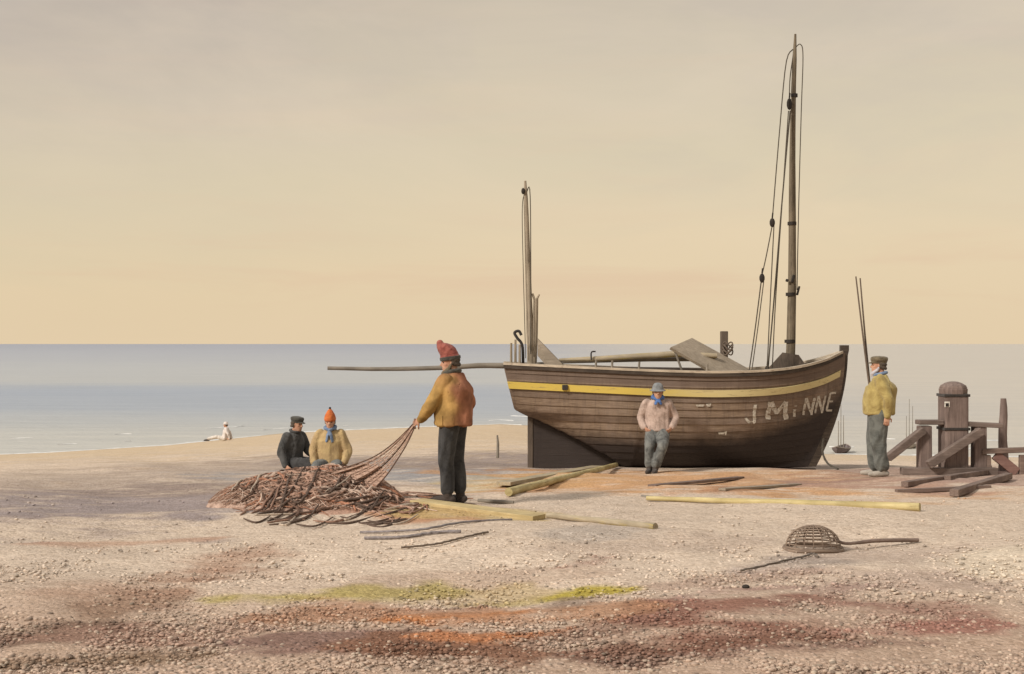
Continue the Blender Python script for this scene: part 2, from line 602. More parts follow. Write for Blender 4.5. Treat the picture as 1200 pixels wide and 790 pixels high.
def vnoise(x, y, sc, seed=0):
    """cheap smooth value noise for the beach colours"""
    x = x * sc + seed * 17.3
    y = y * sc + seed * 9.1
    xi = np.floor(x).astype(np.int64)
    yi = np.floor(y).astype(np.int64)
    fx = x - xi
    fy = y - yi
    fx = fx * fx * (3 - 2 * fx)
    fy = fy * fy * (3 - 2 * fy)

    def h(a, b):
        n = (a * 374761393 + b * 668265263 + seed * 1442695) & 0x7fffffff
        n = (n ^ (n >> 13)) * 1274126177 & 0x7fffffff
        return ((n ^ (n >> 16)) & 0xffff) / 65535.0
    return (h(xi, yi) * (1 - fx) * (1 - fy) + h(xi + 1, yi) * fx * (1 - fy)
            + h(xi, yi + 1) * (1 - fx) * fy + h(xi + 1, yi + 1) * fx * fy)


def beach_colour(x, y):
    x = np.asarray(x, float)
    y = np.asarray(y, float)
    col = np.tile(SAND, (len(x), 1))
    wx = x + 0.30 * (vnoise(x, y, 1.1, 1) - 0.5) + 0.10 * (vnoise(x, y, 4.0, 2) - 0.5)
    wy = y + 0.50 * (vnoise(x, y, 1.3, 3) - 0.5) * np.clip(y / 10, 0.6, 3) + 0.12 * (vnoise(x, y, 5, 4) - 0.5)
    big = vnoise(x, y, 0.35, 5)
    col = col * (0.93 + 0.14 * big)[:, None]
    far = smooth(24, 60, y)[:, None]
    col = col * (1 - far) + np.array((0.62, 0.515, 0.395)) * far
    nearbrown = ((1 - smooth(6.9, 10.2, wy)) * (0.5 + 0.5 * vnoise(x, y, 0.55, 12)))[:, None]
    col = col * (1 - nearbrown) + np.array((0.37, 0.235, 0.165)) * nearbrown
    wet = (1 - smooth(SEA_Z + 0.12, SEA_Z + 0.55, ground_np(x, y) + 0.25 * (vnoise(x, y, 0.3, 15) - 0.5)))[:, None]
    col = col * (1 - 0.30 * wet)
    rag = vnoise(x * 0.7, y, 2.2, 6) * 0.45 + vnoise(x * 0.5, y * 1.2, 6.0, 7) * 0.35 + vnoise(x, y, 16.0, 14) * 0.2
    for ax, ay, bx, by, w, c, k in PATCH:
        dx, dy = bx - ax, by - ay
        L2 = dx * dx + dy * dy
        t = np.clip(((wx - ax) * dx + (wy - ay) * dy) / L2, 0, 1)
        d = np.hypot(wx - (ax + t * dx), wy - (ay + t * dy))
        ends = np.minimum(1, np.minimum(t, 1 - t) * 5 + 0.5) * 1.15
        a = np.clip(1.25 - d / (w * ends) * 0.85 + (rag - 0.5) * 2.4, 0, 1) * (0.55 + 0.7 * rag) * np.clip(2.0 - d / (w * ends), 0, 1)
        a = np.clip(a * 1.25, 0, 1)[:, None] * min(1.0, k * 1.12)
        col = col * (1 - a) + c * a
    return col


def build_ground():
    xs = np.concatenate([np.linspace(-160, -26, 36, endpoint=False), np.linspace(-26, -9, 70, endpoint=False),
                         np.linspace(-9, 9, 260, endpoint=False), np.linspace(9, 26, 70, endpoint=False),
                         np.linspace(26, 160, 37)])
    ys = np.concatenate([np.linspace(-40, 4, 20, endpoint=False), np.linspace(4, 24, 330, endpoint=False),
                         np.linspace(24, 60, 130, endpoint=False), np.linspace(60, 190, 90)])
    X, Y = np.meshgrid(xs, ys)
    x, y = X.ravel(), Y.ravel()
    z = ground_np(x, y)
    nx, ny = len(xs), len(ys)
    z = z + np.clip(1 - (y - 18) / 10, 0, 1) * 0.03 * (vnoise(x, y, 2.4, 8) - 0.5)
    idx = np.arange(nx * ny).reshape(ny, nx)
    q = np.stack([idx[:-1, :-1], idx[:-1, 1:], idx[1:, 1:], idx[1:, :-1]], -1).reshape(-1, 4)
    me = bpy.data.meshes.new('beach')
    me.vertices.add(nx * ny)
    me.vertices.foreach_set('co', np.stack([x, y, z], -1).astype(np.float32).ravel())
    me.loops.add(len(q) * 4)
    me.loops.foreach_set('vertex_index', q.ravel().astype(np.int32))
    me.polygons.add(len(q))
    me.polygons.foreach_set('loop_start', (np.arange(len(q)) * 4).astype(np.int32))
    me.update(calc_edges=True)
    me.polygons.foreach_set('use_smooth', np.ones(len(q), bool))
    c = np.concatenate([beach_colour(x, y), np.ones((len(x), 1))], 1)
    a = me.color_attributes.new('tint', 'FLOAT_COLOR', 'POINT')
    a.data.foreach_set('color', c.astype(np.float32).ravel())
    me.materials.append(M['ground'])
    o = bpy.data.objects.new('beach', me)
    COL.objects.link(o)
    tag(o, 'pale sandy shingle beach sloping to the sea', None, None, 'structure')


def build_shingle():
    """loose pebbles lying on the near beach"""
    n = 120000
    y = 5.6 + 9.5 * rng.random(n) ** 1.55
    x = (rng.random(n) * 2 - 1) * (0.47 * y + 0.6)
    keep = rng.random(n) < np.clip(1.12 - (y - 6) / 5.4, 0.03, 1) * (0.45 + 0.75 * vnoise(x, y, 1.4, 9))
    x, y = x[keep], y[keep]
    n = len(x)
    s = 0.0055 + 0.0135 * rng.random(n) ** 3.0
    ang = rng.random(n) * 6.283
    sx = s * (1.0 + 0.5 * rng.random(n))
    sz = s * (0.45 + 0.35 * rng.random(n))
    bm = bmesh.new()
    bmesh.ops.create_icosphere(bm, subdivisions=1, radius=1)
    base = np.array([v.co[:] for v in bm.verts])
    bm.verts.index_update()
    tri = np.array([[v.index for v in f.verts] for f in bm.faces])
    bm.free()
    nv = len(base)
    bz = base[None] * (1 + 0.18 * (rng.random((n, nv, 1)) - 0.5))
    px = bz[..., 0] * sx[:, None]
    py = bz[..., 1] * s[:, None]
    pz = bz[..., 2] * sz[:, None]
    ca, sa = np.cos(ang)[:, None], np.sin(ang)[:, None]
    gx = x[:, None] + px * ca - py * sa
    gy = y[:, None] + px * sa + py * ca
    gz = (ground_np(x, y) + 0.3 * sz)[:, None] + pz
    co = np.stack([gx, gy, gz], -1).reshape(-1, 3).astype(np.float32)
    fi = (tri[None] + (np.arange(n) * nv)[:, None, None]).reshape(-1, 3).astype(np.int32)
    tint = beach_colour(x, y)
    br = rng.random(n)
    k = 0.80 + 0.32 * br
    tint = tint * k[:, None]
    pale = (rng.random(n) < 0.16)[:, None]
    tint = np.where(pale, tint * 0.55 + np.array((0.62, 0.52, 0.40)) * 0.45, tint)
    dark = (rng.random(n) < 0.16)[:, None]
    tint = np.where(dark, tint * 0.55, tint)
    me = bpy.data.meshes.new('shingle')
    me.vertices.add(len(co))
    me.vertices.foreach_set('co', co.ravel())
    me.loops.add(fi.size)
    me.loops.foreach_set('vertex_index', fi.ravel())
    me.polygons.add(len(fi))
    me.polygons.foreach_set('loop_start', (np.arange(len(fi)) * 3).astype(np.int32))
    me.update(calc_edges=True)
    me.polygons.foreach_set('use_smooth', np.ones(len(fi), bool))
    c = np.repeat(np.concatenate([tint, np.ones((n, 1))], 1), nv, 0).astype(np.float32)
    a = me.color_attributes.new('tint', 'FLOAT_COLOR', 'POINT')
    a.data.foreach_set('color', c.ravel())
    me.materials.append(M['pebble'])
    o = bpy.data.objects.new('shingle', me)
    COL.objects.link(o)
    tag(o, 'loose brown and cream pebbles strewn over the near beach', 'pebbles', None, 'stuff')


def build_sea():
    mb = MB()
    ys = [28, 60, 90, 130, 200, 400, 1000, 3000, 9000, 40000]
    rows = []
    for y in ys:
        w = max(260, y * 1.6)
        rows.append([V(-w, y, SEA_Z), V(0, y, SEA_Z), V(w, y, SEA_Z)])
    vs = [p for r in rows for p in r]
    fs = []
    for i in range(len(ys) - 1):
        for k in range(2):
            fs.append((i * 3 + k, i * 3 + k + 1, i * 3 + 4 + k, i * 3 + 3 + k))
    mb.add(vs, fs)
    o = mb.build('sea', M['sea'])
    tag(o, 'calm pale blue grey sea reaching the horizon', None, None, 'structure')


def build_surf():
    mb = MB()
    sr = random.Random(5)
    for line, (off, wid) in enumerate(((-0.5, 1.5), (5.5, 1.0), (13.0, 0.8))):
        prev = None
        for i in range(700):
            u = -0.75 + 1.5 * i / 699
            W = float(waterline(u)) + off + 0.9 * mnoise.noise(V(u * 22, line * 5, 0)) + 0.35 * mnoise.noise(V(u * 90, line, 2))
            br = mnoise.noise(V(u * 30, line * 3.3, 7)) + (0.35 if line == 0 else -0.12)
            w = wid * max(0.0, min(1.0, br * 2.0)) * (0.6 + 0.6 * mnoise.noise(V(u * 160, line, 4)))
            if w < 0.04:
                prev = None
                continue
            z = SEA_Z + 0.012
            cur = (V(u * W, W, z), V(u * (W + w * 0.5), W + w * 0.5, z + 0.05), V(u * (W + w), W + w, z))
            if prev:
                mb.add([prev[0], cur[0], cur[1], prev[1], prev[2], cur[2]], [(0, 1, 2, 3), (3, 2, 5, 4)])
            prev = cur
    o = mb.build('surf', M['foam'])
    tag(o, 'thin broken lines of foam where the sea meets the beach', 'surf', None, 'stuff')


build_ground()
build_surf()
build_shingle()
build_sea()

# ---------------------------------------------------------------- the fishing boat
BY = 23.4
BOAT_ORIGIN = V(2.96, BY, ground(2.96, BY))
boat = thing('fishing_boat', BOAT_ORIGIN,
             'large beached two-masted brown wooden fishing boat with a yellow band along its side', 'boat')


def interp(x, xs, ys):
    # smooth (Catmull-Rom) interpolation through the listed values
    xs = list(xs)
    i = max(0, min(len(xs) - 2, int(np.searchsorted(xs, x) - 1)))
    h = xs[i + 1] - xs[i]
    t = (x - xs[i]) / h
    def m(j):
        if j == 0:
            return (ys[1] - ys[0]) / (xs[1] - xs[0])
        if j == len(xs) - 1:
            return (ys[-1] - ys[-2]) / (xs[-1] - xs[-2])
        return (ys[j + 1] - ys[j - 1]) / (xs[j + 1] - xs[j - 1])
    return ((2 * t**3 - 3 * t**2 + 1) * ys[i] + (t**3 - 2 * t**2 + t) * h * m(i)
            + (-2 * t**3 + 3 * t**2) * ys[i + 1] + (t**3 - t**2) * h * m(i + 1))


def sstep(a, b, x):
    t = min(1, max(0, (x - a) / (b - a)))
    return t * t * (3 - 2 * t)


def sheer_z(s):
    return interp(s, [0, .25, .45, .62, .8, .92, 1], [1.375, 1.305, 1.255, 1.235, 1.285, 1.42, 1.60])


def keel_z(s):
    return -0.56 + 0.07 * s ** 4


def half_beam(s):
    return interp(s, [0, .12, .3, .5, .68, .83, .93, 1], [0.66, 0.86, 1.05, 1.12, 1.04, 0.74, 0.38, 0.05])


def stern_x(t):
    return 0.37 - 0.29 * sstep(0.47, 0.60, t) - 0.235 * max(0, (t - 0.5) / 0.5)


def bow_x(t):
    return 5.50 + 0.58 * (1 - (1 - t) ** 1.9)


def shape_f(s, t):
    mid = (1 - (1 - t) ** 2.5) ** 0.55
    mid = mid * (0.93 + 0.07 * t)
    bw = t ** 0.85
    # aft: the planking sweeps up to the tuck, only the deadwood below it
    t0 = 0.50 * max(0.0, 1 - s / 0.34) ** 0.85
    if t0 > 0.002:
        fd = 0.06
        if t <= t0:
            return fd
        q = (t - t0) / (1 - t0)
        m2 = (1 - (1 - q) ** 2.5) ** 0.62
        m2 = m2 * (0.86 + 0.14 * q)
        k = min(1, s / 0.34)
        return fd + (1 - fd) * (m2 * (1 - k) + mid * k)
    wb = sstep(0.62, 1.0, s)
    return mid * (1 - wb) + bw * wb


def hull_pt(s, t, off=0.0, side=-1):
    def raw(s, t):
        x = stern_x(t) + (bow_x(t) - stern_x(t)) * s
        zk, zs = keel_z(s), sheer_z(s)
        return V(x, max(0.05, half_beam(s) * shape_f(s, t)), zk + (zs - zk) * t)
    p = raw(s, t)
    if off:
        e = 0.01
        a = raw(s, min(1, t + e)) - raw(s, max(0, t - e))
        n = V(0, a.z, -a.y).normalized()
        p = p + n * off
    return V(p.x, BY + side * p.y, p.z)


NS = 130
NSTRAKE = 14
S_LIST = [(i / NS) for i in range(NS + 1)]


def build_hull():
    mb = MB()
    edges = [k / NSTRAKE for k in range(NSTRAKE + 1)]
    rows = []
    prng = random.Random(3)
    for k in range(NSTRAKE):
        a, b = edges[k], edges[k + 1]
        c = prng.random()
        for j, fr in enumerate((0, 0.16, 0.33, 0.5, 0.67, 0.84, 1)):
            rows.append((a + (b - a) * fr, 0.019 * (1 - fr), c))
    for side in (-1, 1):
        vs, cs = [], []
        for t, off, c in rows:
            for s in S_LIST:
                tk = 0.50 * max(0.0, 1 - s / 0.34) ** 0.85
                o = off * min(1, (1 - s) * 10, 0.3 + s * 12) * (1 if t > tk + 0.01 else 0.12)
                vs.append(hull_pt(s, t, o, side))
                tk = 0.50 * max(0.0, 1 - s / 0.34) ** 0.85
                cs.append((t if t > tk else 0.0, s, c))  # deadwood below the tuck set fully dark: its shade painted as tar
        n = NS + 1
        fs = [(i * n + j, i * n + j + 1, (i + 1) * n + j + 1, (i + 1) * n + j)
              for i in range(len(rows) - 1) for j in range(NS)]
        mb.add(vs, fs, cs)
    # transom across the stern
    ts = [k / 40 for k in range(41)]
    vs, cs = [], []
    for t in ts:
        l, r_ = hull_pt(0, t, 0, -1), hull_pt(0, t, 0, 1)
        for q in range(5):
            vs.append(l.lerp(r_, q / 4))
            cs.append((t, 0.0, 0.3))
    fs = [(i * 5 + j, i * 5 + j + 1, i * 5 + 6 + j, i * 5 + 5 + j) for i in range(40) for j in range(4)]
    mb.add(vs, fs, cs)
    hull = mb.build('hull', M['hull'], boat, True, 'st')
    me = hull.data
    try:
        me.set_sharp_from_angle(angle=R(30))
    except Exception:
        pass
    # bilge and bulwark lining inside
    mi = MB()
    for side in (-1, 1):
        vs = [hull_pt(s, t, -0.045, side) for t in (0.62, 0.75, 0.88, 1.0) for s in S_LIST]
        n = NS + 1
        mi.add(vs, [(i * n + j, i * n + j + 1, (i + 1) * n + j + 1, (i + 1) * n + j) for i in range(3) for j in range(NS)])
    mi.build('bulwark_lining', M['hullin'], boat)
    # deck
    md = MB()
    vs, fs = [], []
    for i, s in enumerate(S_LIST):
        for q in range(5):
            a, b = hull_pt(s, 0.76, -0.03, -1), hull_pt(s, 0.76, -0.03, 1)
            p = a.lerp(b, q / 4)
            vs.append(p + V(0, 0, 0.03 * (1 - (q / 2 - 1) ** 2)))
    fs = [(i * 5 + j, i * 5 + j + 1, i * 5 + 6 + j, i * 5 + 5 + j) for i in range(NS) for j in range(4)]
    md.add(vs, fs)
    md.build('deck', M['deck'], boat)
    return hull


hull = build_hull()


def strip(t0, t1, off, thick, s0=0.0, s1=1.0, side=-1, const=None):
    """a batten following the planking between two heights"""
    mb = MB()
    vs = []
    n = 70
    for i in range(n + 1):
        s = s0 + (s1 - s0) * i / n
        if const:
            zs, zk = sheer_z(s), keel_z(s)
            ta, tb = (zs - const[0] - zk) / (zs - zk), (zs - const[1] - zk) / (zs - zk)
        else:
            ta, tb = t0, t1
        vs += [hull_pt(s, ta, off, side), hull_pt(s, ta, off + thick, side),
               hull_pt(s, tb, off + thick, side), hull_pt(s, tb, off, side)]
    fs = []
    for i in range(n):
        for k in range(4):
            k2 = (k + 1) % 4
            fs.append((i * 4 + k, i * 4 + k2, i * 4 + 4 + k2, i * 4 + 4 + k))
    fs += [(0, 1, 2, 3), (n * 4 + 3, n * 4 + 2, n * 4 + 1, n * 4)]
    return mb.add(vs, fs)


for side in (-1, 1):
    strip(0, 0, 0.012, 0.030, 0.0, 0.985, side, const=(0.408, 0.292)).build('rubbing_strake', M['yellow'], boat, False)
    strip(0, 0, 0.0, 0.045, 0.0, 0.99, side, const=(0.055, 0.0)).build('gunwale', M['dark'], boat, False)
# capping rail on top of the sheer
for side in (-1, 1):
    mb = MB()
    vs = []
    for i in range(NS + 1):
        s = 0.99 * i / NS
        p = hull_pt(s, 1.0, 0, side)
        y0 = p.y + side * 0.055
        y1 = p.y - side * min(0.10, abs(p.y - BY))
        vs += [V(p.x, y0, p.z + 0.003), V(p.x, y0, p.z + 0.045), V(p.x, y1, p.z + 0.045), V(p.x, y1, p.z + 0.003)]
    fs = []
    for i in range(NS):
        for k in range(4):
            k2 = (k + 1) % 4
            fs.append((i * 4 + k, i * 4 + k2, i * 4 + 4 + k2, i * 4 + 4 + k))
    fs += [(0, 1, 2, 3), (NS * 4 + 3, NS * 4 + 2, NS * 4 + 1, NS * 4)]
    mb.add(vs, fs)
    mb.build('capping_rail', M['cap'], boat, False)

# stem post
mb = MB()
vs = []
n = 24
for i in range(n + 1):
    t = i / n * 1.06
    x = bow_x(min(t, 1)) + (0.02 if t > 1 else 0)
    z = keel_z(1) + (sheer_z(1) - keel_z(1)) * t
    vs += [V(x - 0.10, BY - 0.06, z), V(x + 0.05, BY - 0.045, z), V(x + 0.05, BY + 0.045, z), V(x - 0.10, BY + 0.06, z)]
fs = [(i * 4 + k, i * 4 + (k + 1) % 4, i * 4 + 4 + (k + 1) % 4, i * 4 + 4 + k) for i in range(n) for k in range(4)]
fs += [(0, 1, 2, 3), (n * 4 + 3, n * 4 + 2, n * 4 + 1, n * 4)]
mb.add(vs, fs).build('stem_post', M['dark'], boat, False)
# keel and stern post
MB().box(V(2.95, BY, -0.60), (5.2, 0.10, 0.16), bev=0.01).build('keel', M['dark'], boat, False)
MB().box(V(0.335, BY, 0.0), (0.10, 0.13, 1.05), bev=0.012).build('stern_post', M['darkz'], boat, False)
# thwarts
for sx_ in (0.34, 0.58):
    p = hull_pt(sx_, 0.86, -0.05)
    MB().box(V(p.x, BY, p.z), (0.26, 2 * (BY - p.y), 0.045), bev=0.008).build('thwart', M['deck'], boat, False)
# tholes / timberheads along the near rail
for px_ in (694, 712, 742, 818):
    s_ = (px_ - 590) / 400
    p = hull_pt(s_, 1.0)
    MB().tube([p + V(0, 0.05, 0.0), p + V(0.01, 0.05, 0.17)], [0.022, 0.018], 8).build('thole_pin', M['spar'], boat)


def lettering():
    """name painted on the bow, brush strokes laid on the planking"""
    G = {
        'J': [[(0.72, 1.0), (0.72, 0.28), (0.62, 0.06), (0.36, 0.0), (0.12, 0.08), (0.05, 0.26)]],
        'M': [[(0.04, 0.0), (0.12, 1.0)], [(0.12, 1.0), (0.48, 0.38), (0.86, 1.0)], [(0.86, 1.0), (0.96, 0.0)]],
        'i': [[(0.5, 0.0), (0.5, 0.52)], [(0.5, 0.72), (0.5, 0.80)]],
        'N': [[(0.10, 0.0), (0.10, 1.0)], [(0.10, 1.0), (0.88, 0.05)], [(0.88, 0.0), (0.88, 1.0)]],
        'E': [[(0.15, 0.0), (0.15, 1.0)], [(0.15, 1.0), (0.85, 1.0)], [(0.15, 0.52), (0.70, 0.52)], [(0.15, 0.0), (0.88, 0.0)]],
    }
    # (letter, left px, right px, baseline px, top px)
    row = [('J', 875, 890, 495, 474), ('M', 899, 922, 491, 471), ('i', 927, 934, 488, 472), ('N', 940, 952, 486, 467),
           ('N', 954, 964, 484, 465), ('E', 967, 976, 481, 462)]
    mb = MB()

    def surf(px, py):
        # intersect the sight line with the planking's mid surface (near side)
        best = None
        s = (px - 596) / 392
        for _ in range(12):
            lo, hi = 0.2, 1.0
            for _ in range(24):
                t = (lo + hi) / 2
                p = hull_pt(s, t)
                y = 403 + (EYE - p.z) / p.y * F
                if y > py:
                    lo = t
                else:
                    hi = t
            p = hull_pt(s, t)
            x = 600 + p.x / p.y * F
            s += (px - x) / 392
        return s, t
    for ch, x0, x1, yb, yt in row:
        s0, t0 = surf(x0, yb)
        s1, t1 = surf(x1, yt)
        sb, tb = surf(x1, yb)
        mb = MB()
        for st in G[ch]:
            pts = []
            for a, b in zip(st[:-1], st[1:]):
                for q in range(9):
                    pts.append((a[0] + (b[0] - a[0]) * q / 8, a[1] + (b[1] - a[1]) * q / 8))
            w = 0.24 if ch != 'i' else 0.5
            vs, fs = [], []
            asp = (yb - yt) / (x1 - x0)
            for i, (u, v) in enumerate(pts):
                a = pts[max(0, i - 1)]
                b = pts[min(len(pts) - 1, i + 1)]
                dx, dy = b[0] - a[0], (b[1] - a[1]) * asp
                L = math.hypot(dx, dy) or 1
                nx, ny = -dy / L, dx / L / asp
                ww = w * 0.5 * random.uniform(0.75, 1.15)
                for sg in (-1, 1):
                    uu, vv = u + sg * nx * ww, v + sg * ny * ww
                    s = s0 + (sb - s0) * uu
                    tt = t0 + (tb - t0) * uu + (t1 - tb) * vv
                    fr = (tt * NSTRAKE) % 1
                    off = 0.019 * (1 - fr) * min(1, (1 - s) * 10) + 0.008
                    vs.append(hull_pt(s, tt, off))
            fs = [(2 * i, 2 * i + 1, 2 * i + 3, 2 * i + 2) for i in range(len(pts) - 1)]
            mb.add(vs, fs)
        mb.build('painted_letter', M['letter'], boat, False)
    # bare scuffs of white paint amidships
    for cx, cy, w, h in ((820, 474, 10, 2), (830, 473, 6, 3), (845, 506, 8, 2), (850, 505, 3, 4)):
        pts = [surf(cx - w / 2, cy), surf(cx + w / 2, cy - 0.5), surf(cx + w / 2 - 1, cy + h), surf(cx - w / 2 + 1, cy + h)]
        MB().add([hull_pt(s, t, 0.032) for s, t in pts], [(0, 1, 2, 3)]).build('paint_scuff', M['letter'], boat, False)


lettering()
# scupper box on the yellow band
p = hull_pt(0.18, 0.80)
MB().box(V(0.93, hull_pt(0.17, 0.82).y - 0.035, 0.985), (0.10, 0.08, 0.09), bev=0.01).build('scupper', M['iron'], boat, False)


def bp(px, py, d=BY):
    return at(px, py, d)


# foremast and its rigging
fm_base, fm_top = bp(925, 436) - V(0, 0, 0.35), bp(932, 40)
pts = [fm_base.lerp(fm_top, i / 14) + V(0.018 * math.sin(i * 0.45), 0, 0) for i in range(15)]
rad = [0.088 - 0.052 * (i / 14) ** 1.2 for i in range(15)]
rad[-1] = 0.02
foremast = MB().tube(pts, rad, 12, wob=0.03).build('foremast', M['mast'], boat)
for (x, y, w, h) in ((928, 327, 0.05, 0.14), (934, 341, 0.035, 0.17), (921, 329, 0.05, 0.05)):
    MB().box(bp(x, y) - V(0, 0.10, 0), (w, 0.05, h), bev=0.01, rot=Matrix.Rotation(0.25, 3, 'Y')).build('cleat', M['block'], foremast)
for yy in (112, 262, 345, 400):
    c = bp(925 + (436 - yy) * 7 / 396, yy)
    r_ = 0.092 - 0.05 * ((436 - yy) / 396)
    MB().tube([c - V(0, 0, 0.03), c + V(0, 0, 0.03)], r_ + 0.012, 12).build('mast_band', M['block'], foremast)
# mast step: wedge shaped partners with coiled rope
mb = MB()
mb.add([bp(898, 434, 23.15), bp(946, 430, 23.15), bp(936, 416, 23.2), bp(917, 413, 23.2),
        bp(898, 434, 23.65), bp(946, 430, 23.65), bp(936, 416, 23.6), bp(917, 413, 23.6)],
       [(0, 1, 2, 3), (7, 6, 5, 4), (0, 4, 5, 1), (1, 5, 6, 2), (2, 6, 7, 3), (3, 7, 4, 0)])
for k in range(5):
    c = bp(926, 424 + k * 2.4)
    mb.tube([c + V(math.cos(a) * (0.17 + 0.03 * k), math.sin(a) * 0.2, 0.02 * math.sin(3 * a + k)) for a in np.linspace(0, 6.3, 20)], 0.02, 6)
mb.build('mast_partner', M['darkz'], boat)


def rope(pts, r=0.011, sag=0.0, n=14):
    P = spline(pts, n) if len(pts) > 2 else [Vector(pts[0]).lerp(Vector(pts[1]), i / (n - 1)) for i in range(n)]
    for i in range(n):
        t = i / (n - 1)
        P[i] = P[i] - V(0, 0, sag * 4 * t * (1 - t))
    return P


near = BY - 0.75
mb = MB()
mb.tube(rope([bp(929, 58), bp(921, 75, BY - .15), bp(913, 160, BY - .35), bp(905, 258, BY - .6)]), 0.011, 6)
mb.tube(rope([bp(905, 264, BY - .6), bp(898, 300, BY - .65), bp(893, 322, BY - .7)]), 0.010, 6)
mb.tube(rope([bp(907, 264, BY - .6), bp(903, 345, BY - .7), bp(899, 432, BY - .8)]), 0.010, 6)
mb.tube(rope([bp(892, 330, BY - .7), bp(885, 385, BY - .78), bp(878, 434, BY - .85)]), 0.011, 6)
mb.tube(rope([bp(895, 330, BY - .7), bp(888, 385, BY - .78), bp(881, 434, BY - .85)]), 0.009, 6)
mb.tube(rope([bp(930, 62), bp(926, 90), bp(925, 114, BY - .1)]), 0.010, 6)
mb.tube(rope([bp(926, 130, BY - .1), bp(917, 230, BY - .3), bp(908, 340, BY - .5), bp(900, 432, BY - .7)], n=20), 0.013, 6)
mb.tube(rope([bp(924, 130, BY - .1), bp(915, 260, BY - .3), bp(909, 350, BY - .5), bp(905, 432, BY - .7)], n=20), 0.010, 6)
mb.tube(rope([bp(932, 56), bp(938, 52, BY - .1), bp(941, 66, BY - .1), bp(939, 130, BY - .1), bp(936, 240, BY - .1), bp(934, 340, BY - .1)], n=28), 0.009, 6)
mb.build('rigging', M['rig'], foremast)
for (x, y, dd, w, h) in ((925, 122, .1, 0.05, 0.11), (905, 261, .6, 0.05, 0.085), (893, 326, .7, 0.05, 0.085), (899, 433, .72, 0.04, 0.07)):
    c = bp(x, y, BY - dd)
    b_ = MB().ball(c, (w, w * 0.6, h), 10)
    b_.tube([c + V(0, 0, h), c + V(0.01, 0, h + 0.09)], 0.014, 6)
    b_.build('pulley_block', M['block'], foremast)

# mizzen with its short companion spar
mz_base, mz_top = bp(623, 434) - V(0, 0, 0.3), bp(615.5, 212)
pts = [mz_base.lerp(mz_top, i / 12) for i in range(13)]
rad = [0.075 - 0.038 * (i / 12) for i in range(13)]
rad[-1] = 0.02
mizzen = MB().tube(pts, rad, 12, wob=0.04).build('mizzen_mast', M['mizzen'], boat)
mb = MB()
mb.tube([bp(625, 434), bp(627, 390), bp(628, 350)], [0.06, 0.052, 0.045], 10)
mb.tube([bp(627, 353), bp(624, 344)], [0.025, 0.018], 6)
mb.tube([bp(628, 353), bp(632, 345)], [0.025, 0.018], 6)
mb.build('mast_crutch', M['mizzen'], boat)
mb = MB()
mb.tube(rope([bp(617, 226), bp(621, 224, BY - .05), bp(622, 300, BY - .08), bp(622, 415, BY - .1)]), 0.009, 6)
mb.tube(rope([bp(614, 228), bp(612, 260, BY - .06), bp(616, 420, BY - .1)]), 0.007, 6)
mb.build('halyard', M['rig'], mizzen)
MB().ball(bp(613, 224, BY - .05), (0.035, 0.03, 0.06), 8).build('pulley_block', M['block'], mizzen)
# leaning board beside the mizzen, with thickness
mb = MB()
q = [bp(630, 397, BY - .15), bp(663, 431, BY - .35), bp(645, 434, BY - .35), bp(630, 417, BY - .15)]
mb.add(q + [p + V(0.01, 0.05, 0.005) for p in q],
       [(0, 1, 2, 3), (7, 6, 5, 4)] + [(i, (i + 1) % 4, (i + 1) % 4 + 4, i + 4) for i in range(4)])
mb.build('leaning_board', M['board'], boat, False)
# stern clutter: posts and an iron hook
for x, top in ((599, 402), (604, 398), (609, 404)):
    MB().tube([bp(x, 430, BY - .45), bp(x, top, BY - .45)], [0.024, 0.02], 8).build('stern_post_pin', M['mizzen'], boat)
mb = MB()
mb.tube(spline([bp(613, 428, BY - .3), bp(612, 405, BY - .3), bp(606, 396, BY - .3), bp(603, 390, BY - .3), bp(608, 388, BY - .3), bp(611, 393, BY - .3)], 24), 0.026, 8)
mb.build('iron_hook', M['iron'], boat)
# stern outrigger
pts = [bp(384, 431.5), bp(450, 432.5), bp(520, 431), bp(560, 428.5), bp(600, 428.5), bp(660, 427)]
MB().tube(spline(pts, 26), [0.034 + 0.02 * min(1, i / 18) for i in range(26)], 10, wob=0.04).build('outrigger', M['spar'], boat)
# stowed spars along the deck
MB().tube([bp(655, 422, BY - .2), bp(700, 420.5, BY - .2), bp(790, 415, BY - .2), bp(840, 417, BY - .2)], [0.03, 0.05, 0.06, 0.045], 10).build('stowed_spar', M['greyspar'], boat)
MB().tube([bp(660, 424, BY - .05), bp(760, 421, BY - .05), bp(838, 421, BY - .05)], [0.035, 0.045, 0.04], 10).build('stowed_spar', M['spar'], boat)
MB().tube([bp(660, 430, BY + .25), bp(740, 432, BY + .25), bp(830, 433, BY + .25)], [0.03, 0.035, 0.03], 10).build('stowed_spar', M['dark'], boat)
MB().tube(spline([bp(693, 422, BY - .28), bp(693, 413, BY - .28), bp(698, 412, BY - .28)], 8), 0.014, 6).build('iron_pin', M['iron'], boat)
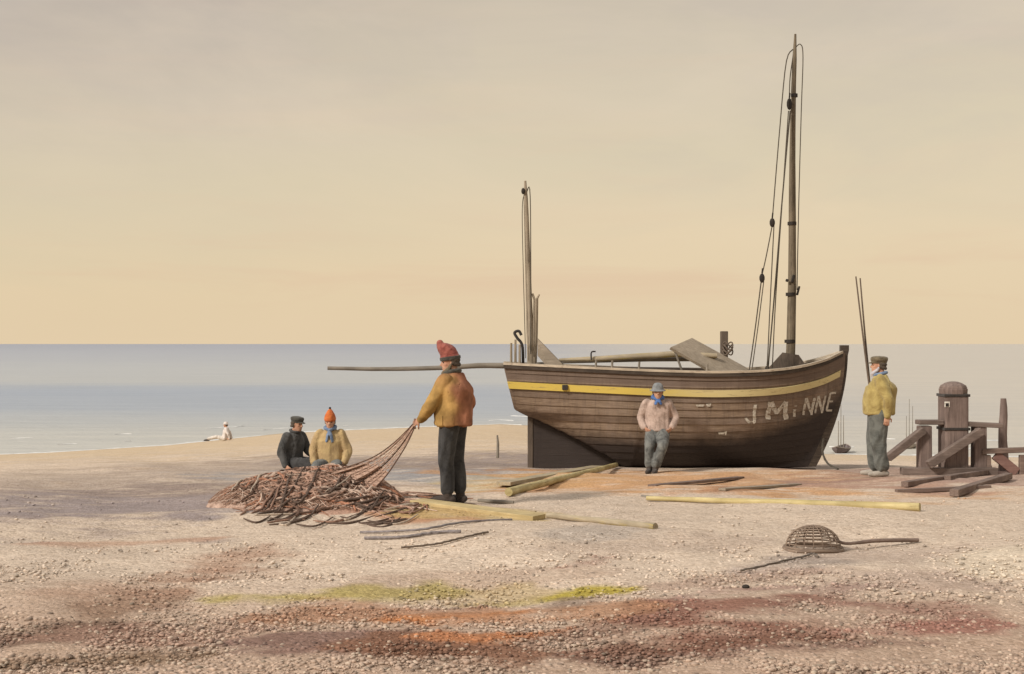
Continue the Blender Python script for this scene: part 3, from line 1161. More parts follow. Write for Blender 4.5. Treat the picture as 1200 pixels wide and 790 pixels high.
# sloping hatch board forward of midships
mb = MB()
q = [bp(786, 407, BY - .55), bp(811, 396, BY + .1), bp(879, 433, BY + .1), bp(838, 437, BY - .55)]
nrm = (q[1] - q[0]).cross(q[3] - q[0]).normalized()
if nrm.z > 0:
    nrm = -nrm
mb.add(q + [p + nrm * 0.05 for p in q],
       [(0, 1, 2, 3), (7, 6, 5, 4)] + [(i, (i + 1) % 4, (i + 1) % 4 + 4, i + 4) for i in range(4)])
mb.build('hatch_board', M['board'], boat, False)
mb = MB()
mb.tube([q[0] + V(.08, .06, -.06), bp(800, 437, BY - .5)], 0.02, 6)
mb.build('hatch_prop', M['spar'], boat)
mb = MB()
mb.box(bp(848.5, 412, BY + .22), (0.13, 0.13, 0.75), bev=0.012)
post = mb.build('bitt_post', M['darkz'], boat, False)
mb = MB()
for k in range(4):
    c = bp(853, 404 + k * 3, BY + .12)
    mb.tube([c + V(math.cos(a) * 0.09, math.sin(a) * 0.05, math.sin(a * 2 + k) * 0.05) for a in np.linspace(0, 6.2, 16)], 0.014, 6)
mb.build('rope_coil', M['rope'], post)

# ---------------------------------------------------------------- people
def basis(fwd, up=V(0, 0, 1)):
    f = Vector(fwd).normalized()
    l = Vector(up).cross(f).normalized()
    u = f.cross(l).normalized()
    return f, l, u


def limb(mb, pts, rad, n=14, sub=4):
    P = [Vector(p) for p in pts]
    out, rr = [], []
    for i in range(len(P) - 1):
        for k in range(sub):
            t = k / sub
            out.append(P[i].lerp(P[i + 1], t))
            rr.append(rad[i] + (rad[i + 1] - rad[i]) * t)
    out.append(P[-1])
    rr.append(rad[-1])
    # round the joint a little
    sm = [out[0]] + [(out[i - 1] + out[i] * 2 + out[i + 1]) / 4 for i in range(1, len(out) - 1)] + [out[-1]]
    mb.tube(sm, rr, n)
    mb.ball(sm[0], rr[0] * 0.98, 12)
    mb.ball(sm[-1], rr[-1] * 0.98, 12)


def trunk(mb, sections, n=24):
    """sections: (centre, left axis, half width, half depth)"""
    rings = []
    for i, (c, l, w, d) in enumerate(sections):
        c = Vector(c)
        a = Vector(sections[max(0, i - 1)][0])
        b = Vector(sections[min(len(sections) - 1, i + 1)][0])
        t = (b - a).normalized()
        l = Vector(l)
        l = (l - t * l.dot(t)).normalized()
        f = l.cross(t).normalized()
        rings.append((c, l * w, f * d))
    mb.loft(rings, n)


def densify(sec, k=4):
    out = []
    for a, b in zip(sec[:-1], sec[1:]):
        for q in range(k):
            t = q / k
            tt = t
            out.append((Vector(a[0]).lerp(Vector(b[0]), tt), Vector(a[1]).lerp(Vector(b[1]), tt),
                        a[2] + (b[2] - a[2]) * t, a[3] + (b[3] - a[3]) * t))
    out.append(sec[-1])
    return out


def hand(mb, wrist, direction, normal, curl, thumb_side, s=1.0):
    d = Vector(direction).normalized()
    nrm = Vector(normal)
    nrm = (nrm - d * nrm.dot(d)).normalized()        # palm faces nrm
    w = d.cross(nrm).normalized() * thumb_side       # towards the thumb
    P = Vector(wrist)
    rings = []
    for t, hw, hd in ((-0.02, 0.026, 0.022), (0.015, 0.032, 0.019), (0.05, 0.041, 0.018), (0.088, 0.042, 0.015), (0.098, 0.036, 0.010)):
        rings.append((P + d * t * s, w * hw * s, nrm * hd * s))
    mb.loft(rings, 14)
    for k, L in enumerate((0.070, 0.079, 0.074, 0.058)):
        base = P + d * 0.088 * s + w * (0.030 - 0.020 * k) * s
        pts = [base - d * 0.02 * s]
        ang = curl * 0.35
        q = base
        pts.append(q)
        for seg, fr in enumerate((0.44, 0.31, 0.25)):
            dd = d * math.cos(ang) + nrm * math.sin(ang) + w * (0.05 * (1.5 - k))
            q = q + dd.normalized() * (L * fr * s)
            pts.append(q)
            ang += curl * 0.75
        mb.tube(pts, [0.010 * s, 0.010 * s, 0.0095 * s, 0.009 * s, 0.0075 * s], 8)
    b = P + d * 0.022 * s + w * 0.028 * s
    t1 = b + (d * 0.55 + w * 0.65 + nrm * 0.35).normalized() * 0.042 * s
    t2 = t1 + (d * 0.85 + w * 0.15 + nrm * (0.3 + 0.5 * curl)).normalized() * 0.032 * s
    t3 = t2 + (d * 0.9 + nrm * (0.2 + 0.6 * curl)).normalized() * 0.022 * s
    mb.tube([b - w * 0.012 * s, b, t1, t2, t3], [0.013 * s, 0.013 * s, 0.0115 * s, 0.0105 * s, 0.008 * s], 8)


def remesh(o, voxel, smooth_it=3, fold=0.0, fold_scale=(5, 5, 3), seed=0, fine=0.0):
    md = o.modifiers.new('r', 'REMESH')
    md.mode = 'VOXEL'
    md.voxel_size = voxel
    md.adaptivity = 0
    if smooth_it:
        sm = o.modifiers.new('s', 'SMOOTH')
        sm.factor = 0.5
        sm.iterations = smooth_it
    dg = bpy.context.evaluated_depsgraph_get()
    dg.update()
    me = bpy.data.meshes.new_from_object(o.evaluated_get(dg))
    mats = [m for m in o.data.materials]
    old = o.data
    o.modifiers.clear()
    o.data = me
    me.name = o.name
    me.materials.clear()
    for m in mats:
        me.materials.append(m)
    bpy.data.meshes.remove(old)
    if fold or fine:
        me.update()
        sx, sy, sz = fold_scale
        for v in me.vertices:
            c = v.co
            h = mnoise.noise(V(c.x * sx + seed, c.y * sy, c.z * sz + 0.6 * c.x * sx))
            h2 = mnoise.noise(V(c.x * sx * 2.7, c.y * sy * 2.7 + seed, c.z * sz * 2.2 + c.y * 5))
            v.co = c + v.normal * ((0.75 - abs(h) * 2.0) * fold + h2 * fold * 0.35)
    if fold:
        bm = bmesh.new()
        bm.from_mesh(me)
        bmesh.ops.smooth_vert(bm, verts=bm.verts[:], factor=0.5, use_axis_x=True, use_axis_y=True, use_axis_z=True)
        bmesh.ops.smooth_vert(bm, verts=bm.verts[:], factor=0.4, use_axis_x=True, use_axis_y=True, use_axis_z=True)
        bm.to_mesh(me)
        bm.free()
    me.polygons.foreach_set('use_smooth', np.ones(len(me.polygons), bool))
    me.update()
    return o


def two_tone(o, fn):
    """a garment sewn of two cloths: tint per vertex"""
    me = o.data
    a = me.color_attributes.new('tint', 'FLOAT_COLOR', 'POINT')
    buf = np.ones((len(me.vertices), 4), np.float32)
    for i, v in enumerate(me.vertices):
        buf[i, :3] = fn(v.co)
    a.data.foreach_set('color', buf.ravel())


HEAD = [(-0.118, 0.058, 0.022, 0.024), (-0.108, 0.050, 0.042, 0.042), (-0.085, 0.040, 0.060, 0.054), (-0.05, 0.026, 0.078, 0.064),
        (0.0, 0.004, 0.093, 0.072), (0.04, -0.002, 0.099, 0.077), (0.08, -0.006, 0.092, 0.071), (0.105, -0.008, 0.068, 0.053),
        (0.118, -0.008, 0.040, 0.032), (0.123, -0.008, 0.015, 0.012)]


def person(root, P, cfg):
    """P: joints in the figure's own frame (x forward, y left, z up); cfg: clothes"""
    root['_local'] = 1
    s = cfg.get('s', 1.0)
    vox = cfg.get('voxel', 0.008)
    hm = Matrix.Translation(P['head']) @ Matrix.Rotation(cfg.get('head_yaw', 0), 4, 'Z') @ Matrix.Rotation(cfg.get('head_pitch', 0), 4, 'Y')

    def H(x, y, z):
        return hm @ V(x, y, z)
    hx, hy, hz = (hm.to_3x3() @ V(1, 0, 0)), (hm.to_3x3() @ V(0, 1, 0)), (hm.to_3x3() @ V(0, 0, 1))
    shl = (P['shL'] - P['shR']).normalized()
    hpl = (P['hipL'] - P['hipR']).normalized()
    pel, wai, che, nek = P['pelvis'], P['waist'], P['chest'], P['neck']
    # ---- body: one continuous surface
    b = MB()
    trunk(b, densify([(pel - (wai - pel) * 0.5, hpl, 0.12, 0.09), (pel, hpl, 0.165, 0.115), (wai, hpl.lerp(shl, .4), 0.145, 0.10),
                      (che, shl, 0.175, 0.115), (che.lerp(nek, 0.62), shl, 0.16, 0.095), (nek, shl, 0.07, 0.065)]))
    limb(b, [nek - (nek - che) * 0.2, nek.lerp(P['head'], 0.35), H(-0.02, 0, -0.06)], [0.068, 0.056, 0.054])
    for sd in 'LR':
        limb(b, [P['sh' + sd], P['el' + sd], P['wr' + sd]], [0.058, 0.043, 0.029])
        limb(b, [P['hip' + sd], P['kn' + sd], P['an' + sd]], [0.092, 0.058, 0.040])
        f = P.get('toe' + sd, V(1, 0, 0))
        limb(b, [P['an' + sd] - V(0, 0, 0.05) - f * 0.03, P['an' + sd] + f * 0.10 - V(0, 0, 0.065), P['an' + sd] + f * 0.16 - V(0, 0, 0.068)], [0.030, 0.028, 0.020])
        hd = P.get('hd' + sd, (P['wr' + sd] - P['el' + sd]).normalized())
        hn = P.get('hn' + sd, V(0, -1 if sd == 'L' else 1, 0))
        hand(b, P['wr' + sd], hd, hn, cfg.get('curl' + sd, 0.5), -1 if sd == 'R' else 1, 1.05)
    rings = [(H(cx, 0, z), hx * rx, hy * ry) for z, cx, rx, ry in HEAD]
    b.loft(rings, 22)
    b.tube([H(0.084, 0, 0.028), H(0.101, 0, 0.0), H(0.118, 0, -0.028)], [0.010, 0.013, 0.017], 8)      # nose
    b.ball(H(0.100, 0.012, -0.030), 0.011, 8)
    b.ball(H(0.100, -0.012, -0.030), 0.011, 8)
    b.tube([H(0.060, 0.058, 0.026), H(0.088, 0.025, 0.034), H(0.092, 0, 0.030), H(0.088, -0.025, 0.034), H(0.060, -0.058, 0.026)], 0.011, 8)  # brow
    b.tube([H(0.078, 0.024, -0.064), H(0.098, 0, -0.058), H(0.078, -0.024, -0.064)], [0.006, 0.010, 0.006], 8)
    b.tube([H(0.076, 0.020, -0.076), H(0.094, 0, -0.076), H(0.076, -0.020, -0.076)], [0.006, 0.010, 0.006], 8)
    for sg in (1, -1):
        b.ball(H(0.058, sg * 0.045, -0.018), (0.022, 0.022, 0.020), 8)                                   # cheek
        b.ball(H(-0.008, sg * 0.078, -0.008), (0.019, 0.010, 0.033), 8, (hx, hy, hz))                    # ear
    body = b.build('body', M['skin'], root)
    remesh(body, vox * 0.85, 2)
    for sg in (1, -1):
        MB().ball(H(0.080, sg * 0.031, 0.008), (0.012, 0.014, 0.009), 8, (hx, hy, hz)).build('eye', M['eye'], root)
    # ---- trousers
    t = MB()
    wt = cfg.get('leg_w', 1.0)
    trunk(t, densify([(pel - (wai - pel) * 0.55, hpl, 0.135, 0.11), (pel, hpl, 0.185, 0.135), (wai, hpl, 0.165, 0.125)]))
    for sd in 'LR':
        an = P['an' + sd]
        kn = P['kn' + sd]
        limb(t, [P['hip' + sd], P['hip' + sd].lerp(kn, .5), kn, kn.lerp(an, 0.5), an + (kn - an).normalized() * 0.06],
             [0.118 * wt, 0.104 * wt, 0.086 * wt, 0.080 * wt, 0.076 * wt])
    tr = t.build('trousers', cfg['trousers'], root)
    remesh(tr, vox * 1.35, 3, 0.016, (7, 7, 2.6), 3)
    # ---- boots
    for sd in 'LR':
        f = Vector(P.get('toe' + sd, V(1, 0, 0))).normalized()
        an = P['an' + sd]
        kn_ = P['kn' + sd]
        sh = MB()
        base = an - V(0, 0, 0.055)
        limb(sh, [base - f * 0.055, base + f * 0.03, base + f * 0.12 - V(0, 0, 0.008), base + f * 0.19 - V(0, 0, 0.012)], [0.043, 0.047, 0.044, 0.031])
        limb(sh, [an - V(0, 0, 0.03), an + (kn_ - an) * 0.42], [0.052, 0.062])
        bo = sh.build('boot', cfg.get('boots', M['boot']), root)
        remesh(bo, 0.010, 2)
    # ---- jacket
    j = MB()
    jw = cfg.get('jw', 1.0)
    jd = cfg.get('jd', 1.0)
    hem = pel.lerp(wai, cfg.get('hem', -0.35))
    tors = [(hem, hpl, 0.205 * jw, 0.165 * jd), (pel.lerp(wai, 0.4), hpl, 0.205 * jw, 0.165 * jd), (wai.lerp(che, 0.3), hpl.lerp(shl, .6), 0.20 * jw, 0.160 * jd),
            (che, shl, 0.215 * jw, 0.158 * jd), (che.lerp(nek, 0.5), shl, 0.195 * jw, 0.130), (che.lerp(nek, 0.8), shl, 0.125, 0.105), (nek, shl, 0.088, 0.085)]
    trunk(j, densify(tors))
    aw = cfg.get('arm_w', 1.0)
    for sd in 'LR':
        e, w = P['el' + sd], P['wr' + sd]
        limb(j, [P['sh' + sd], P['sh' + sd].lerp(e, .5), e, e.lerp(w, .6), w - (w - e).normalized() * 0.01],
             [0.080 * aw, 0.078 * aw, 0.068 * aw, 0.058 * aw, 0.050 * aw])
    jk = j.build('jacket', cfg['jacket'], root)
    remesh(jk, vox * 1.35, 3, 0.024, (6, 6, 2.2), cfg.get('seed', 1))
    if cfg.get('tone'):
        two_tone(jk, cfg['tone'])
    # collar
    if cfg.get('collar'):
        c = MB()
        ring = []
        for i in range(17):
            a = i / 16 * 2 * math.pi
            ring.append(nek + V(math.cos(a) * 0.088 + 0.012, math.sin(a) * 0.092, 0.012 - 0.02 * math.cos(a)))
        c.tube(ring, 0.026, 8)
        co = c.build('collar', cfg['collar'], root)
        remesh(co, 0.010, 1)
    # scarf
    if cfg.get('scarf'):
        c = MB()
        ring = []
        for i in range(21):
            a = i / 20 * 2 * math.pi
            ring.append(nek + V(math.cos(a) * 0.084 + 0.02, math.sin(a) * 0.086, 0.035 - 0.022 * math.cos(a)))
        c.tube(ring, [0.033 + 0.008 * math.sin(i * 2.1) for i in range(21)], 10)
        kx = nek + V(0.115, 0, 0.0)
        c.ball(kx, (0.035, 0.04, 0.035), 10)
        L = cfg.get('scarf_len', 0.18)
        for sg in (1, -1):
            d0 = (che - nek).normalized()
            c.tube([kx, kx + V(0.045, sg * 0.03, 0) + d0 * L * 0.4, kx + V(0.055, sg * 0.055, 0) + d0 * L], [0.02, 0.036, 0.030], 8, flat=0.5)
        sc = c.build('scarf', cfg['scarf'], root)
        remesh(sc, 0.010, 2, 0.003, (20, 20, 20))
    # beard and hair
    if cfg.get('beard'):
        c = MB()
        L = cfg.get('beard_len', 0.05)
        c.tube([H(0.0, 0.072, -0.02), H(0.030, 0.066, -0.065), H(0.075, 0.038, -0.105), H(0.092, 0, -0.112 - L * 0.3), H(0.075, -0.038, -0.105), H(0.030, -0.066, -0.065), H(0.0, -0.072, -0.02)],
               [0.014, 0.022, 0.030, 0.034, 0.030, 0.022, 0.014], 10)
        c.tube([H(0.072, 0, -0.105), H(0.080, 0, -0.125 - L)], [0.040, 0.022], 10)
        bd = c.build('beard', cfg['beard'], root)
        remesh(bd, 0.007, 1, 0.004, (40, 40, 16))
    if cfg.get('hair'):
        c = MB()
        c.tube([H(0.0, 0.074, -0.005), H(-0.05, 0.064, -0.03), H(-0.092, 0.03, -0.04), H(-0.096, -0.03, -0.04), H(-0.05, -0.064, -0.03), H(0.0, -0.074, -0.005)], 0.024, 10)
        c.tube([H(0.0, 0.074, 0.03), H(-0.05, 0.068, 0.02), H(-0.092, 0.03, 0.015), H(-0.096, -0.03, 0.015), H(-0.05, -0.068, 0.02), H(0.0, -0.074, 0.03)], 0.024, 10)
        hb = c.build('hair', cfg['hair'], root)
        remesh(hb, 0.008, 1, 0.004, (40, 40, 16))
    # hat
    kind = cfg['hat']
    c = MB()

    def ringsH(lst):
        c.loft([(H(cx, cy, z), hx * rx, hy * ry) for z, cx, cy, rx, ry in lst], 22)
    if kind == 'bobble':        # tall floppy knitted cap fallen forward
        ringsH([(0.030, -0.004, 0, 0.108, 0.088), (0.055, -0.004, 0, 0.116, 0.096), (0.075, -0.002, 0, 0.112, 0.092), (0.082, 0, 0, 0.104, 0.086),
                (0.115, 0.008, 0, 0.106, 0.088), (0.155, 0.024, 0, 0.104, 0.086), (0.195, 0.045, 0, 0.090, 0.075), (0.222, 0.066, 0, 0.060, 0.052), (0.235, 0.078, 0, 0.025, 0.025)])
        c.ball(H(0.09, 0, 0.232), 0.042, 10)
    elif kind == 'peak':
        ringsH([(0.020, -0.004, 0, 0.112, 0.092), (0.045, -0.004, 0, 0.122, 0.102), (0.070, -0.004, 0, 0.118, 0.098), (0.11, -0.006, 0, 0.106, 0.089),
                (0.155, -0.008, 0, 0.082, 0.070), (0.20, -0.01, 0, 0.046, 0.042), (0.225, -0.01, 0, 0.018, 0.018), (0.24, -0.01, 0, 0.010, 0.010)])
    elif kind == 'cap':
        ringsH([(0.030, -0.004, 0, 0.106, 0.086), (0.058, -0.004, 0, 0.110, 0.090), (0.075, -0.004, 0, 0.122, 0.104), (0.105, -0.004, 0, 0.126, 0.108),
                (0.128, -0.006, 0, 0.112, 0.095), (0.138, -0.006, 0, 0.07, 0.06), (0.141, -0.006, 0, 0.02, 0.02)])
        c.loft([(H(0.05 + q, 0, 0.046 - 0.13 * max(0, q - 0.035)), hy * wv, hz * 0.008) for q, wv in ((0.02, 0.07), (0.06, 0.072), (0.09, 0.058), (0.112, 0.03))], 14)
    elif kind == 'sou':
        ringsH([(0.020, -0.012, 0, 0.165, 0.140), (0.030, -0.010, 0, 0.160, 0.134), (0.042, -0.006, 0, 0.118, 0.098), (0.075, -0.006, 0, 0.112, 0.092),
                (0.115, -0.006, 0, 0.100, 0.082), (0.145, -0.006, 0, 0.07, 0.058), (0.155, -0.006, 0, 0.025, 0.02)])
    hb = c.build('hat', cfg['hatmat'], root)
    remesh(hb, 0.008, 2, 0.004, (16, 16, 16), 5)
    if kind == 'peak':
        MB().ball(H(-0.01, 0, 0.242), 0.022, 8).build('hat_tassel', M['eye'], root)
    if kind == 'bobble':
        c = MB()
        c.loft([(H(-0.004, 0, z), hx * rx, hy * ry) for z, rx, ry in ((0.024, 0.108, 0.088), (0.032, 0.121, 0.101), (0.062, 0.122, 0.102), (0.07, 0.112, 0.094))], 22)
        c.build('hat_band', cfg['bandmat'], root)


M['boot'] = cloth_mat('boot_leather', (0.06, 0.046, 0.038), rough=0.6)
M['bootpale'] = cloth_mat('boot_canvas', (0.36, 0.32, 0.27), rough=0.8)
M['jk_attr'] = attr_mat('patched_jacket', 'tint', 0.35, 9, 0.95, 0.1, 0.02)
M['tr_dark'] = cloth_mat('dark_trousers', (0.055, 0.053, 0.052), (0.026, 0.025, 0.025), scale=6)
M['tr_grey'] = cloth_mat('grey_trousers', (0.145, 0.15, 0.135), (0.06, 0.062, 0.056), scale=6)
M['tr_mid'] = cloth_mat('faded_trousers', (0.19, 0.19, 0.175), (0.07, 0.07, 0.066), scale=6)
M['jk_yellow'] = cloth_mat('yellow_jacket', (0.43, 0.34, 0.13), (0.26, 0.19, 0.07), scale=6)
M['jk_pink'] = cloth_mat('pale_smock', (0.48, 0.36, 0.30), (0.30, 0.22, 0.18), scale=9)
M['jk_black'] = cloth_mat('black_jacket', (0.095, 0.092, 0.088), (0.045, 0.044, 0.043), scale=6)
M['jk_tan'] = cloth_mat('tan_jacket', (0.46, 0.33, 0.16), (0.34, 0.23, 0.12), scale=6)
M['jk_pale'] = cloth_mat('pale_clothes', (0.80, 0.74, 0.68), (0.60, 0.54, 0.48), scale=6)
M['jk_far'] = cloth_mat('greyish_smock', (0.66, 0.60, 0.56), (0.50, 0.45, 0.42), scale=6)
M['tr_far'] = cloth_mat('pale_canvas_trousers', (0.68, 0.62, 0.55), (0.50, 0.45, 0.40), scale=6)
M['hat_red'] = cloth_mat('red_wool', (0.33, 0.11, 0.085), (0.20, 0.055, 0.045), scale=16)
M['hat_orange'] = cloth_mat('orange_wool', (0.56, 0.16, 0.045), (0.42, 0.10, 0.03), scale=16)
M['hat_dark'] = cloth_mat('dark_wool', (0.085, 0.08, 0.065), (0.05, 0.046, 0.04), scale=16)
M['hat_brown'] = cloth_mat('brown_wool', (0.17, 0.135, 0.085), (0.09, 0.07, 0.045), scale=16)
M['hat_grey'] = cloth_mat('grey_oilskin', (0.23, 0.235, 0.235), (0.15, 0.155, 0.16), scale=10)
M['blue'] = cloth_mat('blue_scarf', (0.09, 0.17, 0.38), (0.05, 0.10, 0.24), scale=16)
M['bluepale'] = cloth_mat('faded_blue_scarf', (0.20, 0.26, 0.36), (0.12, 0.17, 0.27), scale=16)
M['white_hair'] = cloth_mat('white_beard', (0.55, 0.52, 0.52), (0.34, 0.32, 0.36), scale=30)
M['dark_hair'] = cloth_mat('dark_hair', (0.10, 0.075, 0.055), (0.05, 0.04, 0.03), scale=30)


def stand_joints():
    return dict(pelvis=V(0, 0, .95), waist=V(0, 0, 1.09), chest=V(0.0, 0, 1.30), neck=V(-0.01, 0, 1.49), head=V(0.02, 0, 1.625),
                shL=V(0, .175, 1.41), shR=V(0, -.175, 1.41), elL=V(-.03, .25, 1.13), elR=V(-.03, -.25, 1.13),
                wrL=V(.03, .24, .89), wrR=V(.03, -.24, .89), hipL=V(0, .085, .92), hipR=V(0, -.085, .92),
                knL=V(.02, .085, .5), knR=V(.02, -.085, .5), anL=V(0, .085, .10), anR=V(0, -.085, .10),
                toeL=V(.97, .2, 0).normalized(), toeR=V(.97, -.2, 0).normalized())


# main standing fisherman, turned left and a little away, drawing up the net
d1 = 14.2
p1 = V((531 - 600) / F * d1, d1, 0)
p1.z = ground(p1.x, p1.y) + 0.005
man1 = thing('person', p1, 'standing man in red bobble cap and ochre and rust jacket lifting the net', 'person', rz=R(180 - 28))
man1.scale = (0.965,) * 3
P = stand_joints()
P.update(elL=V(.13, .26, 1.13), wrL=V(.345, .17, .955), hdL=V(.85, -.1, -.5), hnL=V(.1, -.8, -.5),
         elR=V(-.08, -.25, 1.14), wrR=V(.08, -.20, .93), chest=V(-.01, 0, 1.30), neck=V(.0, 0, 1.49), head=V(.035, 0, 1.615),
         anL=V(.03, .07, .10), anR=V(-.05, -.085, .10), knL=V(.05, .075, .5), knR=V(.0, -.085, .5))


def tone1(c):
    k = 0.5 + 0.5 * math.tanh((c.x * 0.75 + c.y * 1.0 - 0.12 + 0.22 * mnoise.noise(c * 5)) * 11)
    ochre = Vector((0.40, 0.245, 0.085))
    rust = Vector((0.31, 0.135, 0.08))
    n = 0.75 + 0.5 * (mnoise.noise(c * 7) + 0.5)
    v = rust.lerp(ochre, k) * n
    return v[:]


person(man1, P, dict(trousers=M['tr_dark'], jacket=M['jk_attr'], tone=tone1, hat='bobble', hatmat=M['hat_red'], bandmat=M['hat_dark'], collar=M['hat_dark'],
                     boots=M['boot'], beard=M['hat_brown'], beard_len=0.03, hair=M['dark_hair'], head_yaw=R(36), head_pitch=R(8), jw=1.16, jd=1.3,
                     hem=-0.45, curlL=1.1, curlR=0.9, leg_w=1.0, voxel=0.008, arm_w=1.0))

# man at the right with two long poles
d2 = 18.8
p2 = V((1030 - 600) / F * d2, d2, 0)
p2.z = ground(p2.x, p2.y) + 0.005
man2 = thing('person', p2, 'bearded man in yellow jacket and grey trousers holding two long thin poles', 'person', rz=R(180 - 12))
P = stand_joints()
P.update(elL=V(-.11, .26, 1.14), wrL=V(-.10, .25, .90), hdL=V(.1, 0, -1), elR=V(-.10, -.30, 1.15), wrR=V(.075, -.235, .96), hdR=V(.85, .05, .45), hnR=V(.2, .9, .1),
         chest=V(-.03, 0, 1.30), neck=V(-.03, 0, 1.49), head=V(.0, 0, 1.62), waist=V(.0, 0, 1.09),
         anL=V(-.05, .08, .10), knL=V(.02, .09, .5), anR=V(.05, -.08, .10), knR=V(.07, -.085, .5))
person(man2, P, dict(trousers=M['tr_grey'], jacket=M['jk_yellow'], hat='cap', hatmat=M['hat_brown'], beard=M['white_hair'], beard_len=0.07, hair=M['dark_hair'],
                     collar=M['bluepale'], boots=M['bootpale'], jw=1.12, jd=1.42, hem=-0.3, curlR=1.2, curlL=0.8, seed=4, leg_w=1.3, arm_w=1.1))
# the two poles, standing on the beach and resting in his far hand
for k, (tx, ty, bx) in enumerate(((1003, 324, 1034), (1008, 326, 1031))):
    dd = d2 + 0.24 + 0.03 * k
    gx = (bx - 600) / F * dd
    base = V(gx, dd, ground(gx, dd))
    top = at(tx, ty, dd + 0.05)
    P_ = [base.lerp(top, i / 8) + V(-0.015 * math.sin(i / 8 * 3.1), 0, 0) for i in range(9)]
    o = single(MB().tube(P_, [0.021 - 0.0013 * i for i in range(9)], 8), 'pole', M['rope'], base,
               'long thin pole held upright by the yellow-jacketed man, ' + ('leaning a little farther left' if k == 0 else 'the more upright of the pair'),
               'pole', 'poles held by the yellow-jacketed man')

# man leaning back against the hull
d3 = 21.72
p3 = V((771 - 600) / F * d3, d3, 0)
p3.z = ground(p3.x, p3.y) + 0.005
man3 = thing('person', p3, 'man in pale smock and blue scarf leaning back on the boat side', 'person', rz=R(-92))
P = dict(pelvis=V(-.05, 0, .68), waist=V(-.09, 0, .82), chest=V(-.11, 0, 1.03), neck=V(-.08, 0, 1.22), head=V(-.02, 0, 1.345),
         shL=V(-.11, .18, 1.14), shR=V(-.11, -.18, 1.14), elL=V(-.13, .30, .90), elR=V(-.13, -.30, .90), wrL=V(.03, .235, .74), wrR=V(.03, -.235, .74),
         hdL=V(.5, -.5, -.4), hdR=V(.5, .5, -.4), hipL=V(-.04, .085, .66), hipR=V(-.04, -.085, .66),
         knL=V(.36, .05, .47), knR=V(.30, -.16, .46), anL=V(.42, -.08, .10), anR=V(.36, -.17, .10),
         toeL=V(.95, -.2, 0).normalized(), toeR=V(.95, -.3, 0).normalized())
person(man3, P, dict(trousers=M['tr_mid'], jacket=M['jk_pink'], hat='sou', hatmat=M['hat_grey'], scarf=M['blue'], scarf_len=0.09, hair=M['dark_hair'], boots=M['boot'],
                     head_pitch=R(4), jw=1.04, jd=1.0, hem=-0.25, seed=7, arm_w=1.0))

# two men sitting behind the net
d4 = 22.6
p4 = V((343 - 600) / F * d4, d4, 0)
p4.z = ground(p4.x, p4.y) + 0.003
man4 = thing('person', p4, 'man in black jacket and dark cap sitting behind the net heap', 'person', rz=R(-32))
SIT = dict(pelvis=V(0, 0, .13), waist=V(-.01, 0, .28), chest=V(.02, 0, .50), neck=V(.05, 0, .69), head=V(.10, 0, .82),
           shL=V(.03, .18, .61), shR=V(.03, -.18, .61), elL=V(.10, .27, .36), elR=V(-.02, -.28, .34), wrL=V(.30, .20, .24), wrR=V(.10, -.30, .11),
           hdR=V(.6, -.1, -.35), hdL=V(.8, -.4, -.1), hipL=V(.02, .09, .12), hipR=V(.02, -.09, .12),
           knL=V(.42, .17, .17), knR=V(.42, -.17, .17), anL=V(.80, .16, .10), anR=V(.80, -.16, .10), toeL=V(1, 0, 0), toeR=V(1, 0, 0))
person(man4, dict(SIT), dict(trousers=M['tr_dark'], jacket=M['jk_black'], hat='cap', hatmat=M['hat_dark'], hair=M['dark_hair'], collar=M['jk_black'],
                             jw=1.0, jd=1.0, hem=0.0, seed=2, head_pitch=R(6), head_yaw=R(6)))
d5 = 22.2
p5 = V((387.5 - 600) / F * d5, d5, 0)
p5.z = ground(p5.x, p5.y) + 0.003
man5 = thing('person', p5, 'man in pointed orange cap, tan jacket and blue scarf facing us over the net', 'person', rz=R(-90))
P = dict(SIT)
lift = 0.06
for k in ('chest', 'neck', 'head', 'shL', 'shR'):
    P[k] = SIT[k] + V(-.03, 0, lift)
P.update(elL=V(.04, .31, .38), elR=V(.04, -.31, .38), wrL=V(.17, .26, .19), wrR=V(.17, -.26, .19), hdL=V(.6, -.4, -.4), hdR=V(.6, .4, -.4))
person(man5, P, dict(trousers=M['tr_mid'], jacket=M['jk_tan'], hat='peak', hatmat=M['hat_orange'], scarf=M['bluepale'], scarf_len=0.22, hair=M['dark_hair'],
                     jw=1.22, jd=1.1, hem=-0.1, seed=9, head_pitch=R(6), arm_w=1.08))

# pale figure sitting far off by the water's edge
g6 = onground(264, 517)
man6 = thing('person', g6 + V(0, 0, 0.01), 'faint pale figure sitting far off by the water with legs stretched out', 'person', rz=R(180))
P = dict(SIT)
P.update(knL=V(.45, .10, .22), knR=V(.46, -.10, .20), anL=V(.88, .08, .10), anR=V(.90, -.08, .10), chest=V(-.06, 0, .5), neck=V(-.06, 0, .70), head=V(-.02, 0, .83),
         shL=V(-.06, .18, .61), shR=V(-.06, -.18, .61), elL=V(-.20, .26, .38), elR=V(-.20, -.26, .38), wrL=V(-.26, .26, .13), wrR=V(-.26, -.26, .13))
person(man6, P, dict(trousers=M['tr_far'], jacket=M['jk_far'], hat='sou', hatmat=M['jk_far'], hair=M['dark_hair'], boots=M['boot'], voxel=0.012, jw=1.1, hem=-.1))
man6.scale = (1.2, 1.2, 1.2)

# ---------------------------------------------------------------- the net
nc = V((372 - 600) / F * 14.4, 14.4, 0)
nc.z = ground(nc.x, nc.y)
net = thing('fishing_net', nc, 'heaped tanned brown fishing net with one end drawn up into the standing man\'s hand', 'net')
net_h = {}


